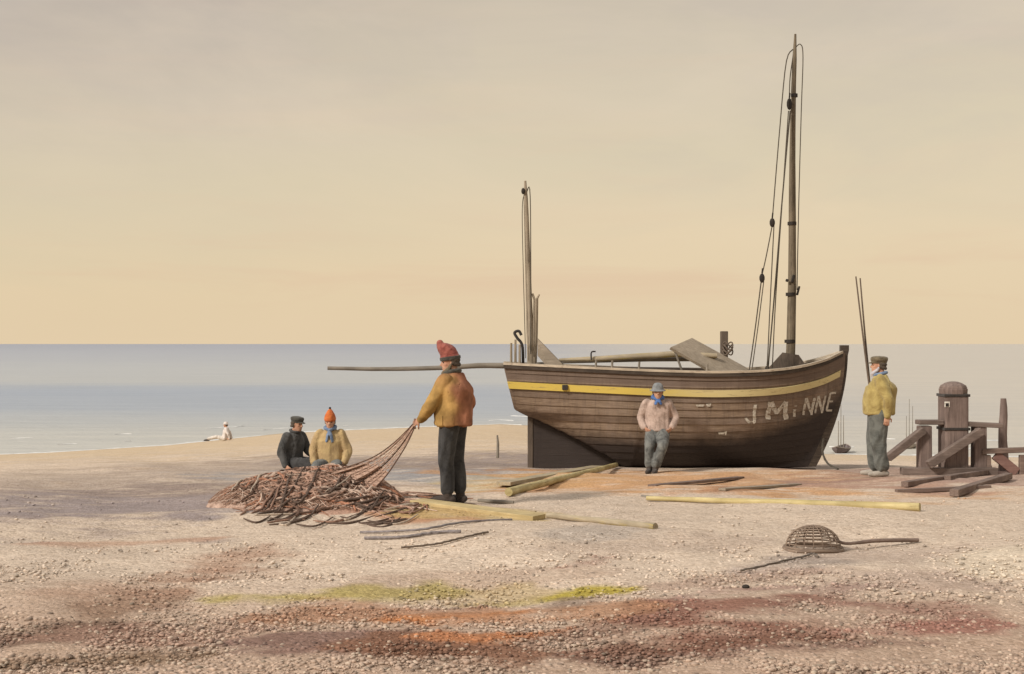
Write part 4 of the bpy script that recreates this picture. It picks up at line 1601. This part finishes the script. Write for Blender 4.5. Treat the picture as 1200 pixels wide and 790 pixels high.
def net_height(x, y):
    u, v = (x - nc.x) / 1.05, (y - nc.y) / 1.3
    ang = R(14)
    r2 = u * u + v * v
    # the heap is longer on the left and ragged
    r2 *= 1 + 0.25 * math.sin(3 * math.atan2(v, u) + 1)
    e = max(0.0, 1 - r2)
    xr = x * math.cos(ang) + y * math.sin(ang)
    yr = -x * math.sin(ang) + y * math.cos(ang)
    rid = abs(mnoise.noise(V(xr * 1.4, yr * 5.2, 0.3)))
    rid2 = abs(mnoise.noise(V(xr * 3.1, yr * 11, 4.3)))
    tilt = 1 - 0.25 * u
    return e ** 0.62 * (0.30 + 0.17 * v) * tilt + (e ** 0.4) * (0.07 * (0.5 - rid) + 0.035 * (0.5 - rid2))


mb = MB()
nx_, ny_ = 170, 120
vs, cs, fs = [], [], []
keepmap = {}
for j in range(ny_):
    for i in range(nx_):
        x = nc.x - 1.3 + 2.6 * i / (nx_ - 1)
        y = nc.y - 1.6 + 3.2 * j / (ny_ - 1)
        h = net_height(x, y)
        z = ground(x, y) + h - 0.03
        a = mnoise.noise(V(x * 3, y * 6, 1))
        b_ = mnoise.noise(V(x * 9, y * 22, 5))
        base = Vector((0.40, 0.255, 0.19)).lerp(Vector((0.52, 0.37, 0.29)), 0.5 + a).lerp(Vector((0.16, 0.095, 0.065)), max(0, b_ * 1.3))
        u = (x - nc.x) / 1.12
        base = base.lerp(Vector((0.42, 0.19, 0.11)), max(0, min(1, (u - 0.1) * 0.9)))
        vs.append(V(x, y, z))
        cs.append(base[:])
for j in range(ny_ - 1):
    for i in range(nx_ - 1):
        q = (j * nx_ + i, j * nx_ + i + 1, (j + 1) * nx_ + i + 1, (j + 1) * nx_ + i)
        fs.append(q)
mb.add(vs, fs, cs)
mb.build('heap', M['net'], net)
# folds and cords of the net lying over the heap
mb = MB()
fr = random.Random(11)
for k in range(430):
    a0 = fr.uniform(0, 6.283)
    rr = fr.random() ** 0.5 * 1.02
    x, y = nc.x + 1.12 * rr * math.cos(a0), nc.y + 1.35 * rr * math.sin(a0)
    if k % 4 == 0:
        a0 = math.pi + fr.gauss(0, 0.55)
        rr = fr.uniform(0.5, 0.97)
        x, y = nc.x + 1.12 * rr * math.cos(a0), nc.y + 1.35 * rr * math.sin(a0)
    ang = R(fr.gauss(24, 16))
    L = fr.uniform(0.35, 1.15)
    curv = fr.uniform(-1.6, 1.6)
    pts = []
    n = 18
    r0 = fr.choice((0.005, 0.006, 0.007, 0.009, 0.012, 0.018))
    for i in range(n):
        z = ground(x, y) + max(net_height(x, y), 0.0) + r0 * 0.2 + 0.02 * math.sin(math.pi * i / (n - 1)) * fr.random() - 0.02
        pts.append(V(x, y, max(z, ground(x, y) + r0 * 0.6)))
        x += math.cos(ang) * L / n
        y += math.sin(ang) * L / n * 1.3
        ang += curv * 0.09 + fr.uniform(-.22, .22)
    c = fr.random()
    if c < 0.26:
        col = (0.13, 0.078, 0.056)
    elif c < 0.70:
        col = (0.42, 0.265, 0.195)
    elif c < 0.80:
        col = (0.41, 0.20, 0.125)
    else:
        col = (0.56, 0.42, 0.33)
    v_ = fr.uniform(0.75, 1.2)
    mb.tube(pts, [r0 * (0.35 + 0.65 * math.sin(math.pi * (i + 0.6) / n)) for i in range(n)], 6, tuple(q * v_ for q in col))
mb.build('folds', M['net'], net)
# the knotted meshes themselves, draped over the heap
mb = MB()
for sg in (1, -1):
    for k in range(-46, 47):
        run = []
        for i in range(80):
            a = -1.3 + 2.6 * i / 79
            b_ = k * 0.055
            x = nc.x + a
            y = nc.y + b_ + sg * a * 0.9
            x += 0.09 * mnoise.noise(V(x * 2, y * 2, 1.5))
            y += 0.12 * mnoise.noise(V(x * 2, y * 2, 8.5))
            h = net_height(x, y)
            if h > 0.05:
                run.append(V(x, y, ground(x, y) + h - 0.03 + 0.016))
            else:
                if len(run) > 3:
                    mb.tube(run, 0.0045, 4, (0.30, 0.18, 0.125) if k % 3 else (0.52, 0.38, 0.30))
                run = []
        if len(run) > 3:
            mb.tube(run, 0.0045, 4, (0.30, 0.18, 0.125) if k % 3 else (0.52, 0.38, 0.30))
mb.build('netting', M['net'], net)
# loose loops of head rope along the near edge
mb = MB()
for k in range(46):
    x0 = fr.uniform(262, 470)
    y0 = fr.uniform(592, 614) if x0 > 300 else fr.uniform(588, 608)
    x1, y1 = x0 + fr.uniform(22, 62), y0 - fr.uniform(2, 15)
    b_ = fr.uniform(-4, 6)
    A, B = onground(x0, y0, 0.02), onground(x1, y1, 0.02)
    mid = onground((x0 + x1) / 2, (y0 + y1) / 2 + b_, 0.03)
    P_ = spline([A, mid, B], 14)
    for q in P_:
        q.z = ground(q.x, q.y) + max(0, net_height(q.x, q.y)) + 0.010
    c = fr.random()
    r0 = fr.uniform(0.004, 0.012)
    mb.tube(P_, [0.005 + r0 * math.sin(math.pi * i / 13) for i in range(14)], 7,
            (0.13, 0.09, 0.07) if c < 0.5 else (0.50, 0.40, 0.31) if c < 0.75 else (0.30, 0.18, 0.13))
mb.build('head_rope', M['net'], net)
# the end drawn up into the hand
mw = Matrix.Translation(p1) @ Matrix.Rotation(R(180 - 28), 4, 'Z') @ Matrix.Scale(0.965, 4)
handp = mw @ (V(.345, .17, .955) + V(.85, -.1, -.5).normalized() * 0.075)
mb = MB()
N_ = 10
strands = []
for k in range(N_):
    f = k / (N_ - 1)
    gx = nc.x + 0.12 + 0.55 * f
    gy = nc.y + 0.10 - 0.35 * f + fr.uniform(-.08, .08)
    base = V(gx, gy, ground(gx, gy) + max(0.0, net_height(gx, gy)) - 0.01)
    mid = base.lerp(handp, 0.5) + V(-0.06 * (f - 0.5) + 0.03, 0, -0.085)
    P_ = spline([base, base.lerp(mid, .55) - V(0, 0, .02), mid, mid.lerp(handp, 0.55) - V(-0.02 * (f - .5), 0, .03), handp + V(0.012 * (f - .5) * 2, 0.01 * math.sin(k), 0.0)], 26)
    strands.append(P_)
    dk = k in (0, 6, N_ - 1)
    mb.tube(P_, 0.005 if not dk else 0.008, 6, (0.15, 0.09, 0.065) if dk else (0.50, 0.34, 0.26))
for i in range(1, 25):
    for k in range(N_ - 1):
        a, b_ = strands[k][i], strands[k + 1][i + (1 if (k + i) % 2 else 0)]
        if (a - b_).length < 0.5:
            mb.tube([a, b_], 0.003, 4, (0.46, 0.30, 0.22))
# solid gathered cloth behind the strands
vs, fs = [], []
for P_ in strands:
    vs += [q + V(0, 0.012, -0.006) for q in P_]
for k in range(N_ - 1):
    for i in range(9 - abs(5 - k) // 2):
        fs.append((k * 26 + i, k * 26 + i + 1, (k + 1) * 26 + i + 1, (k + 1) * 26 + i))
mb.add(vs, fs, (0.46, 0.31, 0.235))
mb.tube([handp - V(0.01, 0, 0.02), handp + V(0.0, 0, 0.045)], [0.022, 0.014], 8, (0.30, 0.18, 0.13))
mb.build('lifted_end', M['net'], net)

# ---------------------------------------------------------------- timbers and spars on the beach
def ground_bar(a_px, b_px, r0, r1, name, mat, label, cat, group=None, flat=1.0, n=15, square=False, wob=0.03, lift=0.0):
    A, B = onground(*a_px), onground(*b_px)
    L = (B - A).length
    dirv = (B - A)
    dirv.z = 0
    dirv.normalize()
    pts = []
    zmax = [0] * n
    for i in range(n):
        t = i / (n - 1)
        x, y = A.x + (B.x - A.x) * t, A.y + (B.y - A.y) * t
        r = r0 + (r1 - r0) * t
        zmax[i] = ground(x, y) + r * flat * 0.5 + lift * t
        pts.append([x, y, 0])
    # straight timber: rests on the highest of the ground under it
    z0, z1 = zmax[0], zmax[-1]
    up = max(0, max(zmax[i] - (z0 + (z1 - z0) * i / (n - 1)) for i in range(n))) * 0.6
    P_ = [V(p[0], p[1], z0 + (z1 - z0) * i / (n - 1) + up) for i, p in enumerate(pts)]
    # local frame along X so that the grain runs along the bar
    mid = V((A.x + B.x) / 2, (A.y + B.y) / 2, 0)
    mid.z = ground(mid.x, mid.y)
    rz = math.atan2(B.y - A.y, B.x - A.x)
    inv = (Matrix.Translation(mid) @ Matrix.Rotation(rz, 4, 'Z')).inverted()
    loc = [inv @ p for p in P_]
    mb = MB()
    if square:
        c = (loc[0] + loc[-1]) / 2
        tilt = math.atan2(loc[-1].z - loc[0].z, loc[-1].x - loc[0].x)
        mb.box(c, ((loc[-1] - loc[0]).length, r0 * 2, r0 * 2 * flat), Matrix.Rotation(-tilt, 3, 'Y'), bev=min(r0 * flat, r0) * 0.18)
    else:
        mb.tube(loc, [r0 + (r1 - r0) * i / (n - 1) for i in range(n)], 12, flat=flat, wob=wob * 2.5)
    o = mb.build(name, mat, None, not square)
    o.location = mid
    o.rotation_euler = (0, 0, rz)
    return tag(o, label, cat, group)


ground_bar((596, 583), (722, 549), 0.05, 0.042, 'spar', M['yellowspar'], 'long yellow-green spar running back from the beach to the boat\'s stern', 'spar')
ground_bar((642, 606), (768, 620), 0.028, 0.036, 'spar', M['greyspar'], 'weathered pole on the sand right of the broad yellow plank', 'spar')
ground_bar((758, 588), (1078, 600), 0.026, 0.046, 'spar', M['yellowspar'], 'longest pale yellow spar lying below the boat and the pole-holding man', 'spar')
ground_bar((488, 590), (632, 609), 0.12, 0.12, 'plank', M['yellowplank'], 'broad yellow plank on the sand at the standing man\'s feet', 'plank', flat=0.22, square=True)
ground_bar((560, 588), (602, 590), 0.022, 0.022, 'stick', M['spar'], 'short grey stick on the sand by the standing man\'s right', 'stick')
ground_bar((752, 583), (800, 589), 0.02, 0.02, 'stick', M['spar'], 'short dark stick at the left tip of the longest spar', 'stick')
ground_bar((590, 572), (700, 551), 0.10, 0.10, 'plank', M['greyspar'], 'pale flat plank beside the yellow-green spar near the stern', 'plank', flat=0.25, square=True)
ground_bar((764, 571), (868, 561), 0.06, 0.06, 'plank', M['timber'], 'brown plank on orange sand under the boat\'s middle', 'plank', flat=0.3, square=True)
ground_bar((846, 575), (936, 569), 0.05, 0.05, 'plank', M['board'], 'tan plank on the sand under the boat\'s bow', 'plank', flat=0.3, square=True)
# dark timbers round the capstan
ground_bar((1060, 571), (1128, 560), 0.05, 0.05, 'timber', M['timber'], 'dark timber nearest the pole-holding man, left of the capstan heap', 'timber', 'timbers scattered before the capstan', square=True, flat=0.7)
ground_bar((1050, 577), (1160, 572), 0.035, 0.035, 'timber', M['timber'], 'thin dark timber lying in front of the other capstan timbers', 'timber', 'timbers scattered before the capstan', square=True, flat=0.7)
ground_bar((1118, 583), (1182, 562), 0.055, 0.055, 'timber', M['timber'], 'thick slanting timber nearest the low rail and mooring post', 'timber', 'timbers scattered before the capstan', square=True, flat=0.8)
ground_bar((1075, 552), (1160, 549), 0.05, 0.05, 'timber', M['timber'], 'timber lying close along the foot of the capstan', 'timber', 'timbers scattered before the capstan', square=True, flat=0.7)
ground_bar((1110, 562), (1165, 553), 0.05, 0.05, 'timber', M['timber'], 'slanting timber in the middle of the capstan heap', 'timber', 'timbers scattered before the capstan', square=True, flat=0.7)


def ground_rope(ctrl, r, label, cat='rope', name='rope', mat=None, n=40, group=None):
    P_ = spline([onground(*c) for c in ctrl], n)
    for i, q in enumerate(P_):
        q.z = ground(q.x, q.y) + r * 0.5 + 0.012
        q.x += 0.012 * math.sin(i * 1.7)
    base = P_[n // 2].copy()
    base.z = ground(base.x, base.y)
    single(MB().tube(P_, r, 7, wob=0.12), name, mat or M['ropegrey'], base, label, cat, group)


ground_rope([(422, 626), (460, 625), (500, 622), (545, 614), (600, 611)], 0.011, 'grey rope on the sand just in front of the net\'s orange edge')
ground_rope([(427, 633), (470, 632), (510, 627), (540, 625)], 0.014, 'thicker grey rope lying parallel in front of the first rope')
ground_rope([(470, 644), (510, 640), (540, 633), (572, 626)], 0.009, 'thin brown rope slanting across the sand under the yellow plank', mat=M['rope'])
ground_rope([(868, 671), (900, 664), (940, 655), (952, 651), (958, 655)], 0.008, 'thin brown rope on the sand under the wicker basket', mat=M['rope'])

# ---------------------------------------------------------------- wicker basket trap with its handle
bp_ = onground(953, 645)
trap = thing('basket_trap', bp_, 'domed wicker lobster basket with a long stick handle lying on the sand', 'basket')
mb = MB()
RX, RY, HZ = 0.235, 0.19, 0.185
for k in range(9):                                  # hoops
    ph = k / 9 * math.pi / 2
    cz, sz = math.cos(ph), math.sin(ph)
    ring = [bp_ + V(RX * cz * math.cos(a) * 1.0, RY * cz * math.sin(a), 0.03 + HZ * sz) for a in np.linspace(0, 2 * math.pi, 37)]
    mb.tube(ring, 0.0055 if k else 0.010, 6, cap=False)
hoop = mb.build('hoop', M['wicker'], trap)
mb = MB()
for k in range(18):
    a = 2 * math.pi * k / 18
    P_ = [bp_ + V(RX * 1.01 * math.cos(t) * math.cos(a), RY * 1.01 * math.cos(t) * math.sin(a), 0.03 + HZ * 1.01 * math.sin(t)) for t in np.linspace(-0.08, math.pi / 2, 12)]
    mb.tube(P_, 0.0045, 6)
mb.build('stave', M['wicker'], trap)
mb = MB()
mb.tube([bp_ + V(RX * math.cos(a) * 1.06, RY * math.sin(a) * 1.06, 0.016 + 0.008 * math.sin(3 * a)) for a in np.linspace(0, 2 * math.pi, 40)], 0.017, 7, cap=False)
mb.build('rim', M['wicker'], trap)
e = onground(1076, 633, 0.02)
mb = MB()
mb.tube(spline([bp_ + V(0.17, -0.02, 0.10), bp_ + V(0.30, 0.02, 0.055), bp_.lerp(e, .6) + V(0, 0, 0.03), e], 14), [0.014 + 0.004 * (i > 6) for i in range(14)], 8)
mb.build('handle', M['timber'], trap)

# ---------------------------------------------------------------- capstan
dc = 21.0
gc = V((1117 - 600) / F * dc, dc, 0)
gc.z = ground(gc.x, gc.y)
cap = thing('capstan', gc, 'old wooden capstan with domed square post, side posts and cross rails', 'capstan')


def cp(px, py, dd=0.0):
    return at(px, py, dc + dd)


mb = MB()
zt = cp(1117, 462).z
mb.box(V(gc.x, dc, (gc.z + zt) / 2 - 0.05), (0.39, 0.39, zt - gc.z + 0.1), bev=0.035)
post = mb.build('barrel', M['capstan'], cap, False)
mb = MB()
prof = [(0.0, 0.215), (0.085, 0.222), (0.10, 0.208), (0.11, 0.212), (0.145, 0.195), (0.185, 0.13), (0.205, 0.07), (0.21, 0.03)]
mb.loft([(V(gc.x, dc, zt + z), V(r_, r_ * .41, 0) * .95, V(-r_ * .41, r_, 0) * .95) for z, r_ in prof], 8)
mb.build('cap', M['capstan'], cap, False)
for yy in (463, 502):
    MB().box(V(gc.x, dc, cp(0, yy).z), (0.42, 0.42, 0.045), bev=0.008).build('iron_band', M['iron'], post, False)
mb = MB()
mb.box(cp(1110, 474, -0.1975), (0.085, 0.012, 0.09), bev=0.004)
mb.build('bar_socket', M['white'], post, False)
mb = MB()
mb.box(cp(1110, 474.5, -0.204), (0.05, 0.01, 0.055))
mb.build('socket_hole', M['block'], post, False)
for x, dd in ((1083, -.05), (1147, -.05)):
    A = cp(x, 499, dd)
    zb = ground(A.x, A.y) - 0.08
    MB().box(V(A.x, A.y, (A.z + zb) / 2), (0.21, 0.2, A.z - zb), bev=0.015, taper=0.96).build('side_post', M['capstan'], cap, False)
MB().box(V((cp(1070, 0).x + cp(1106, 0).x) / 2, dc - .05, cp(0, 496).z + 0.02), (cp(1106, 0).x - cp(1070, 0).x - 0.1, 0.24, 0.075), bev=0.012).build('cross_rail', M['capstanx'], cap, False)
MB().box(V((cp(1128, 0).x + cp(1170, 0).x) / 2 + .03, dc - .05, cp(0, 499).z + 0.02), (cp(1170, 0).x - cp(1128, 0).x - 0.02, 0.24, 0.075), rot=Matrix.Rotation(0.05, 3, 'Y'), bev=0.012).build('cross_rail', M['capstanx'], cap, False)


def beam(a, b, w, h, name, mat, parent):
    a, b = Vector(a), Vector(b)
    f, l, u = basis(b - a)
    mt = Matrix((f, l, u)).transposed()
    return MB().box((a + b) / 2, ((b - a).length, w, h), mt, bev=0.01).build(name, mat, parent, False)


beam(cp(1040, 537, -.3), cp(1082, 504, -.16), 0.12, 0.12, 'brace', M['capstanx'], cap)
beam(cp(1088, 545, -.36), cp(1150, 505, -.30), 0.12, 0.13, 'brace', M['capstanx'], cap)
A = cp(1056, 543, -.2)
B = cp(1168, 544, -.2)
za = min(ground(A.x, A.y), ground(B.x, B.y)) + 0.05
beam(V(A.x, A.y, za), V(B.x, B.y, za), 0.16, 0.13, 'sole_beam', M['capstanx'], cap)


# ---------------------------------------------------------------- small boats
def small_boat(root, L, B, D, mat, capmat, heading=0.0, thick=0.03):
    """open double-ended dinghy in the root's own frame (x along the keel)"""
    root['_local'] = 1
    mb = MB()
    ns, nt = 22, 8

    def pt(s, t, sd, inn=0.0):
        w = max(0.012, (B / 2 - inn) * (1 - abs(2 * s - 1) ** 2.4))
        f = math.sin(t * math.pi / 2) ** 0.75
        rake = 0.10 * L * (t - 1) * (2 * s - 1) * abs(2 * s - 1)
        z = D * (0.02 + t * (0.86 + 0.32 * (2 * s - 1) ** 2)) + inn * (1 - t)
        return V((s - 0.5) * (L - 2 * inn) + rake, sd * w * f, z)
    for inn in (0.0, thick):
        vs = []
        for sd in (-1, 1):
            for i in range(ns + 1):
                for k in range(nt + 1):
                    vs.append(pt(i / ns, k / nt, sd, inn))
        m = (ns + 1) * (nt + 1)
        fs = []
        for q in (0, 1):
            for i in range(ns):
                for k in range(nt):
                    a = q * m + i * (nt + 1) + k
                    fs.append((a, a + 1, a + nt + 2, a + nt + 1))
        mb.add(vs, fs)
    hull_ = mb.build('hull', mat, root)
    mc = MB()
    for sd in (-1, 1):
        mc.tube([pt(i / ns, 1, sd, thick / 2) + V(0, 0, 0.005) for i in range(ns + 1)], max(thick * 0.9, 0.02), 6)
    mc.build('gunwale', capmat, root)
    for sx in (0.33, 0.62):
        w = (B / 2) * (1 - abs(2 * sx - 1) ** 2.4) * 0.92
        MB().box(V((sx - .5) * L, 0, D * 0.68), (0.2 * min(1, L / 3), 2 * w, 0.03), bev=0.005).build('thwart', capmat, root, False)
    return pt


# far boat lying afloat between the bow and the man with the poles
gb = V((986 - 600) / F * 82, 82, SEA_Z - 0.10)
sb = thing('sailing_dinghy', gb, 'small dark sailing dinghy afloat between the big boat\'s bow and the pole-holder', 'boat', 'small boats afloat beyond the beach', rz=R(62))
small_boat(sb, 2.6, 1.1, 0.5, M['dinghy'], M['dinghypale'])
for x, h in ((0.55, 2.5), (-0.15, 3.2), (-0.8, 2.2)):
    MB().tube([V(x, 0, 0.1), V(x + 0.03, 0, h)], [0.032, 0.018], 8).build('mast', M['spar'], sb)
gb2 = V((1066 - 600) / F * 86, 86, SEA_Z - 0.10)
sb2 = thing('sailing_dinghy', gb2, 'small pale dinghy with thin masts, mostly hidden behind the yellow-jacketed man', 'boat', 'small boats afloat beyond the beach', rz=R(55))
small_boat(sb2, 2.4, 1.0, 0.45, M['dinghypale'], M['dinghypale'])
for x, h in ((0.6, 2.9), (-0.1, 3.4), (-0.7, 2.3)):
    MB().tube([V(x, 0, 0.1), V(x + 0.03, 0, h)], [0.028, 0.016], 8).build('mast', M['spar'], sb2)

# low weathered barrier at the right edge, the mooring post behind it
g7 = onground(1172, 556)
bar = thing('low_barrier', g7, 'low brown rail on short stubs in front of the dark mooring post', 'barrier')
A_, B_ = at(1150, 529, g7.y), at(1206, 527, g7.y)
beam(A_, B_, 0.10, 0.085, 'rail', M['timber'], bar)
for x_ in (1157, 1198):
    q_ = at(x_, 530, g7.y + 0.02)
    zb_ = ground(q_.x, q_.y) - 0.05
    MB().box(V(q_.x, q_.y, (q_.z - 0.04 + zb_) / 2), (0.11, 0.09, q_.z - 0.05 - zb_), bev=0.01, taper=0.9).build('stub_post', M['timber'], bar, False)
beam(at(1166, 533, g7.y + .02), V(at(1192, 0, g7.y).x, g7.y + 0.02, g7.z + 0.03), 0.07, 0.16, 'slanting_board', M['redhull'], bar)
gp = V((1175.5 - 600) / F * 21.6, 21.6, 0)
gp.z = ground(gp.x, gp.y)
zt7 = at(0, 467, 21.6).z
mb = MB()
n = 10
mb.tube([V(gp.x + 0.008 * math.sin(i), gp.y, gp.z - 0.1 + (zt7 - gp.z + 0.1) * i / (n - 1)) for i in range(n)], [0.088, 0.085, 0.08, 0.077, 0.074, 0.072, 0.07, 0.066, 0.06, 0.045], 12, wob=0.06)
single(mb, 'mooring_post', M['capstan'], gp, 'tall dark round mooring post standing behind the low brown rail', 'post')

# thin stake behind the stern
gs = onground(583, 537)
single(MB().tube([gs - V(0, 0, 0.1), gs + V(0.01, 0, 0.30), gs + V(-.005, 0, 0.5)], [0.035, 0.03, 0.018], 8), 'stake', M['spar'], gs,
       'thin wooden stake in the sand left of the boat\'s stern', 'stake')
# rope and timber shore by the stem
A = onground(982, 551)
B = at(965, 514, 23.3)
ms = MB()
ms.tube(spline([B, at(964, 530, 23.2), at(970, 543, 23.0), A + V(0, 0, 0.02)], 18), 0.020, 7, wob=0.2)
single(ms, 'rope', M['rig'], A, 'dark frayed rope hanging from the boat\'s stem to the sand', 'rope')
# little dark stone on the open sand, and a small trestle peg
for (x, y, r_, lab) in ((874, 690, 0.022, 'single dark stone on the brown foreground shingle'),):
    g = onground(x, y)
    single(MB().ball(g + V(0, 0, r_ * .5), (r_ * 1.3, r_, r_ * .8), 10), 'stone', M['block'], g, lab, 'stone')

# ---------------------------------------------------------------- camera
cam = bpy.data.cameras.new('camera')
cam.sensor_width = 36
cam.lens = F / 1200 * 36
cam.shift_y = 8 / 1200
cam.clip_start = 0.1
cam.clip_end = 90000
co = bpy.data.objects.new('camera', cam)
COL.objects.link(co)
co.location = (0, 0, EYE)
co.rotation_euler = (R(90), 0, 0)
scene.camera = co

# ---------------------------------------------------------------- light
SUN_DIR = V(-0.72, -0.55, 0.62).normalized()        # towards the sun
sun = bpy.data.lights.new('sun', 'SUN')
sun.energy = 2.2
sun.angle = R(7)
sun.color = (1.0, 0.94, 0.86)
so = bpy.data.objects.new('sun', sun)
COL.objects.link(so)
so.rotation_euler = (-SUN_DIR).to_track_quat('-Z', 'Y').to_euler()
so.location = (-10, -10, 20)

w = bpy.data.worlds.new('World')
scene.world = w
w.use_nodes = True
w.node_tree.nodes.clear()
N = Nodes(w.node_tree)
out = N.new('ShaderNodeOutputWorld')
bg = N.new('ShaderNodeBackground')
N.link(bg.outputs[0], out.inputs[0])
sky = N.new('ShaderNodeTexSky')
sky.sky_type = 'NISHITA'
sky.sun_disc = False
sky.sun_elevation = math.asin(SUN_DIR.z)
sky.sun_rotation = math.atan2(SUN_DIR.x, SUN_DIR.y)
sky.dust_density = 4
g = N.new('ShaderNodeTexCoord').outputs['Generated']
sx = N.new('ShaderNodeSeparateXYZ')
N.link(g, sx.inputs[0])
nz = N.noise(N.mapping(g, (1.2, 1.2, 4.5)), 2.2, 6, 0.6, 0.8)
nz2 = N.noise(N.mapping(g, (1.0, 1.0, 11)), 3.0, 6, 0.6, 0.6)
el = N.math('ADD', sx.outputs[2], N.math('MULTIPLY', N.math('SUBTRACT', nz, 0.5), 0.13))
el = N.math('ADD', el, N.math('MULTIPLY', N.math('MAXIMUM', N.math('MULTIPLY', sx.outputs[0], -1.0), 0.0), N.math('MULTIPLY', sx.outputs[2], 1.3)))
E = 9.5
veil = N.ramp(el, [(0.0, (0.60 * E, 0.475 * E, 0.315 * E)), (0.07, (0.585 * E, 0.465 * E, 0.305 * E)), (0.15, (0.52 * E, 0.435 * E, 0.295 * E)),
                   (0.23, (0.475 * E, 0.400 * E, 0.290 * E)), (0.34, (0.395 * E, 0.333 * E, 0.262 * E)), (0.45, (0.42 * E, 0.38 * E, 0.33 * E)), (0.7, (0.46 * E, 0.45 * E, 0.43 * E)), (1.0, (0.50 * E, 0.50 * E, 0.49 * E))])
# peach streaks low down
pk = N.ramp(nz2, [(0.50, (0, 0, 0)), (0.66, (1, 1, 1))])
low = N.ramp(sx.outputs[2], [(0.015, (0, 0, 0)), (0.05, (1, 1, 1)), (0.10, (0.3, 0.3, 0.3)), (0.2, (0.25, 0.25, 0.25)), (0.35, (0, 0, 0))])
pf = N.math('MULTIPLY', N.math('MULTIPLY', pk, low), 0.55)
veil = N.mix(pf, veil, (0.56 * E, 0.40 * E, 0.27 * E))
nz3 = N.noise(N.mapping(g, (1.6, 1.6, 5.0), (0.0, 0.35, 0.0), (3.1, 0.4, 1.7)), 1.7, 6, 0.62, 1.0)
lil = N.ramp(nz3, [(0.44, (0, 0, 0)), (0.66, (1, 1, 1))])
up = N.ramp(sx.outputs[2], [(0.06, (0, 0, 0)), (0.16, (1, 1, 1)), (0.40, (1, 1, 1)), (0.6, (0, 0, 0))])
veil = N.mix(N.math('MULTIPLY', N.math('MULTIPLY', lil, up), 0.34), veil, (0.40 * E, 0.335 * E, 0.285 * E))
nz4 = N.noise(N.mapping(g, (1.3, 1.3, 4.0), (0.0, 0.25, 0.0), (7.1, 2.4, 0.7)), 2.1, 6, 0.62, 0.8)
pal = N.ramp(nz4, [(0.48, (0, 0, 0)), (0.70, (1, 1, 1))])
veil = N.mix(N.math('MULTIPLY', N.math('MULTIPLY', pal, up), 0.25), veil, (0.62 * E, 0.50 * E, 0.37 * E))
col = N.mix(0.88, sky.outputs[0], veil)
N.link(col, bg.inputs['Color'])
bg.inputs['Strength'].default_value = 0.1

for o in scene.objects:
    if '_local' in o.keys():
        del o['_local']

# ---------------------------------------------------------------- render settings
scene.view_settings.view_transform = 'Standard'
scene.view_settings.look = 'None'
scene.view_settings.gamma = 1
scene.view_settings.use_curve_mapping = False
scene.view_settings.exposure = 0.6
scene.render.engine = 'CYCLES'
scene.cycles.max_bounces = 6
scene.cycles.use_denoising = True
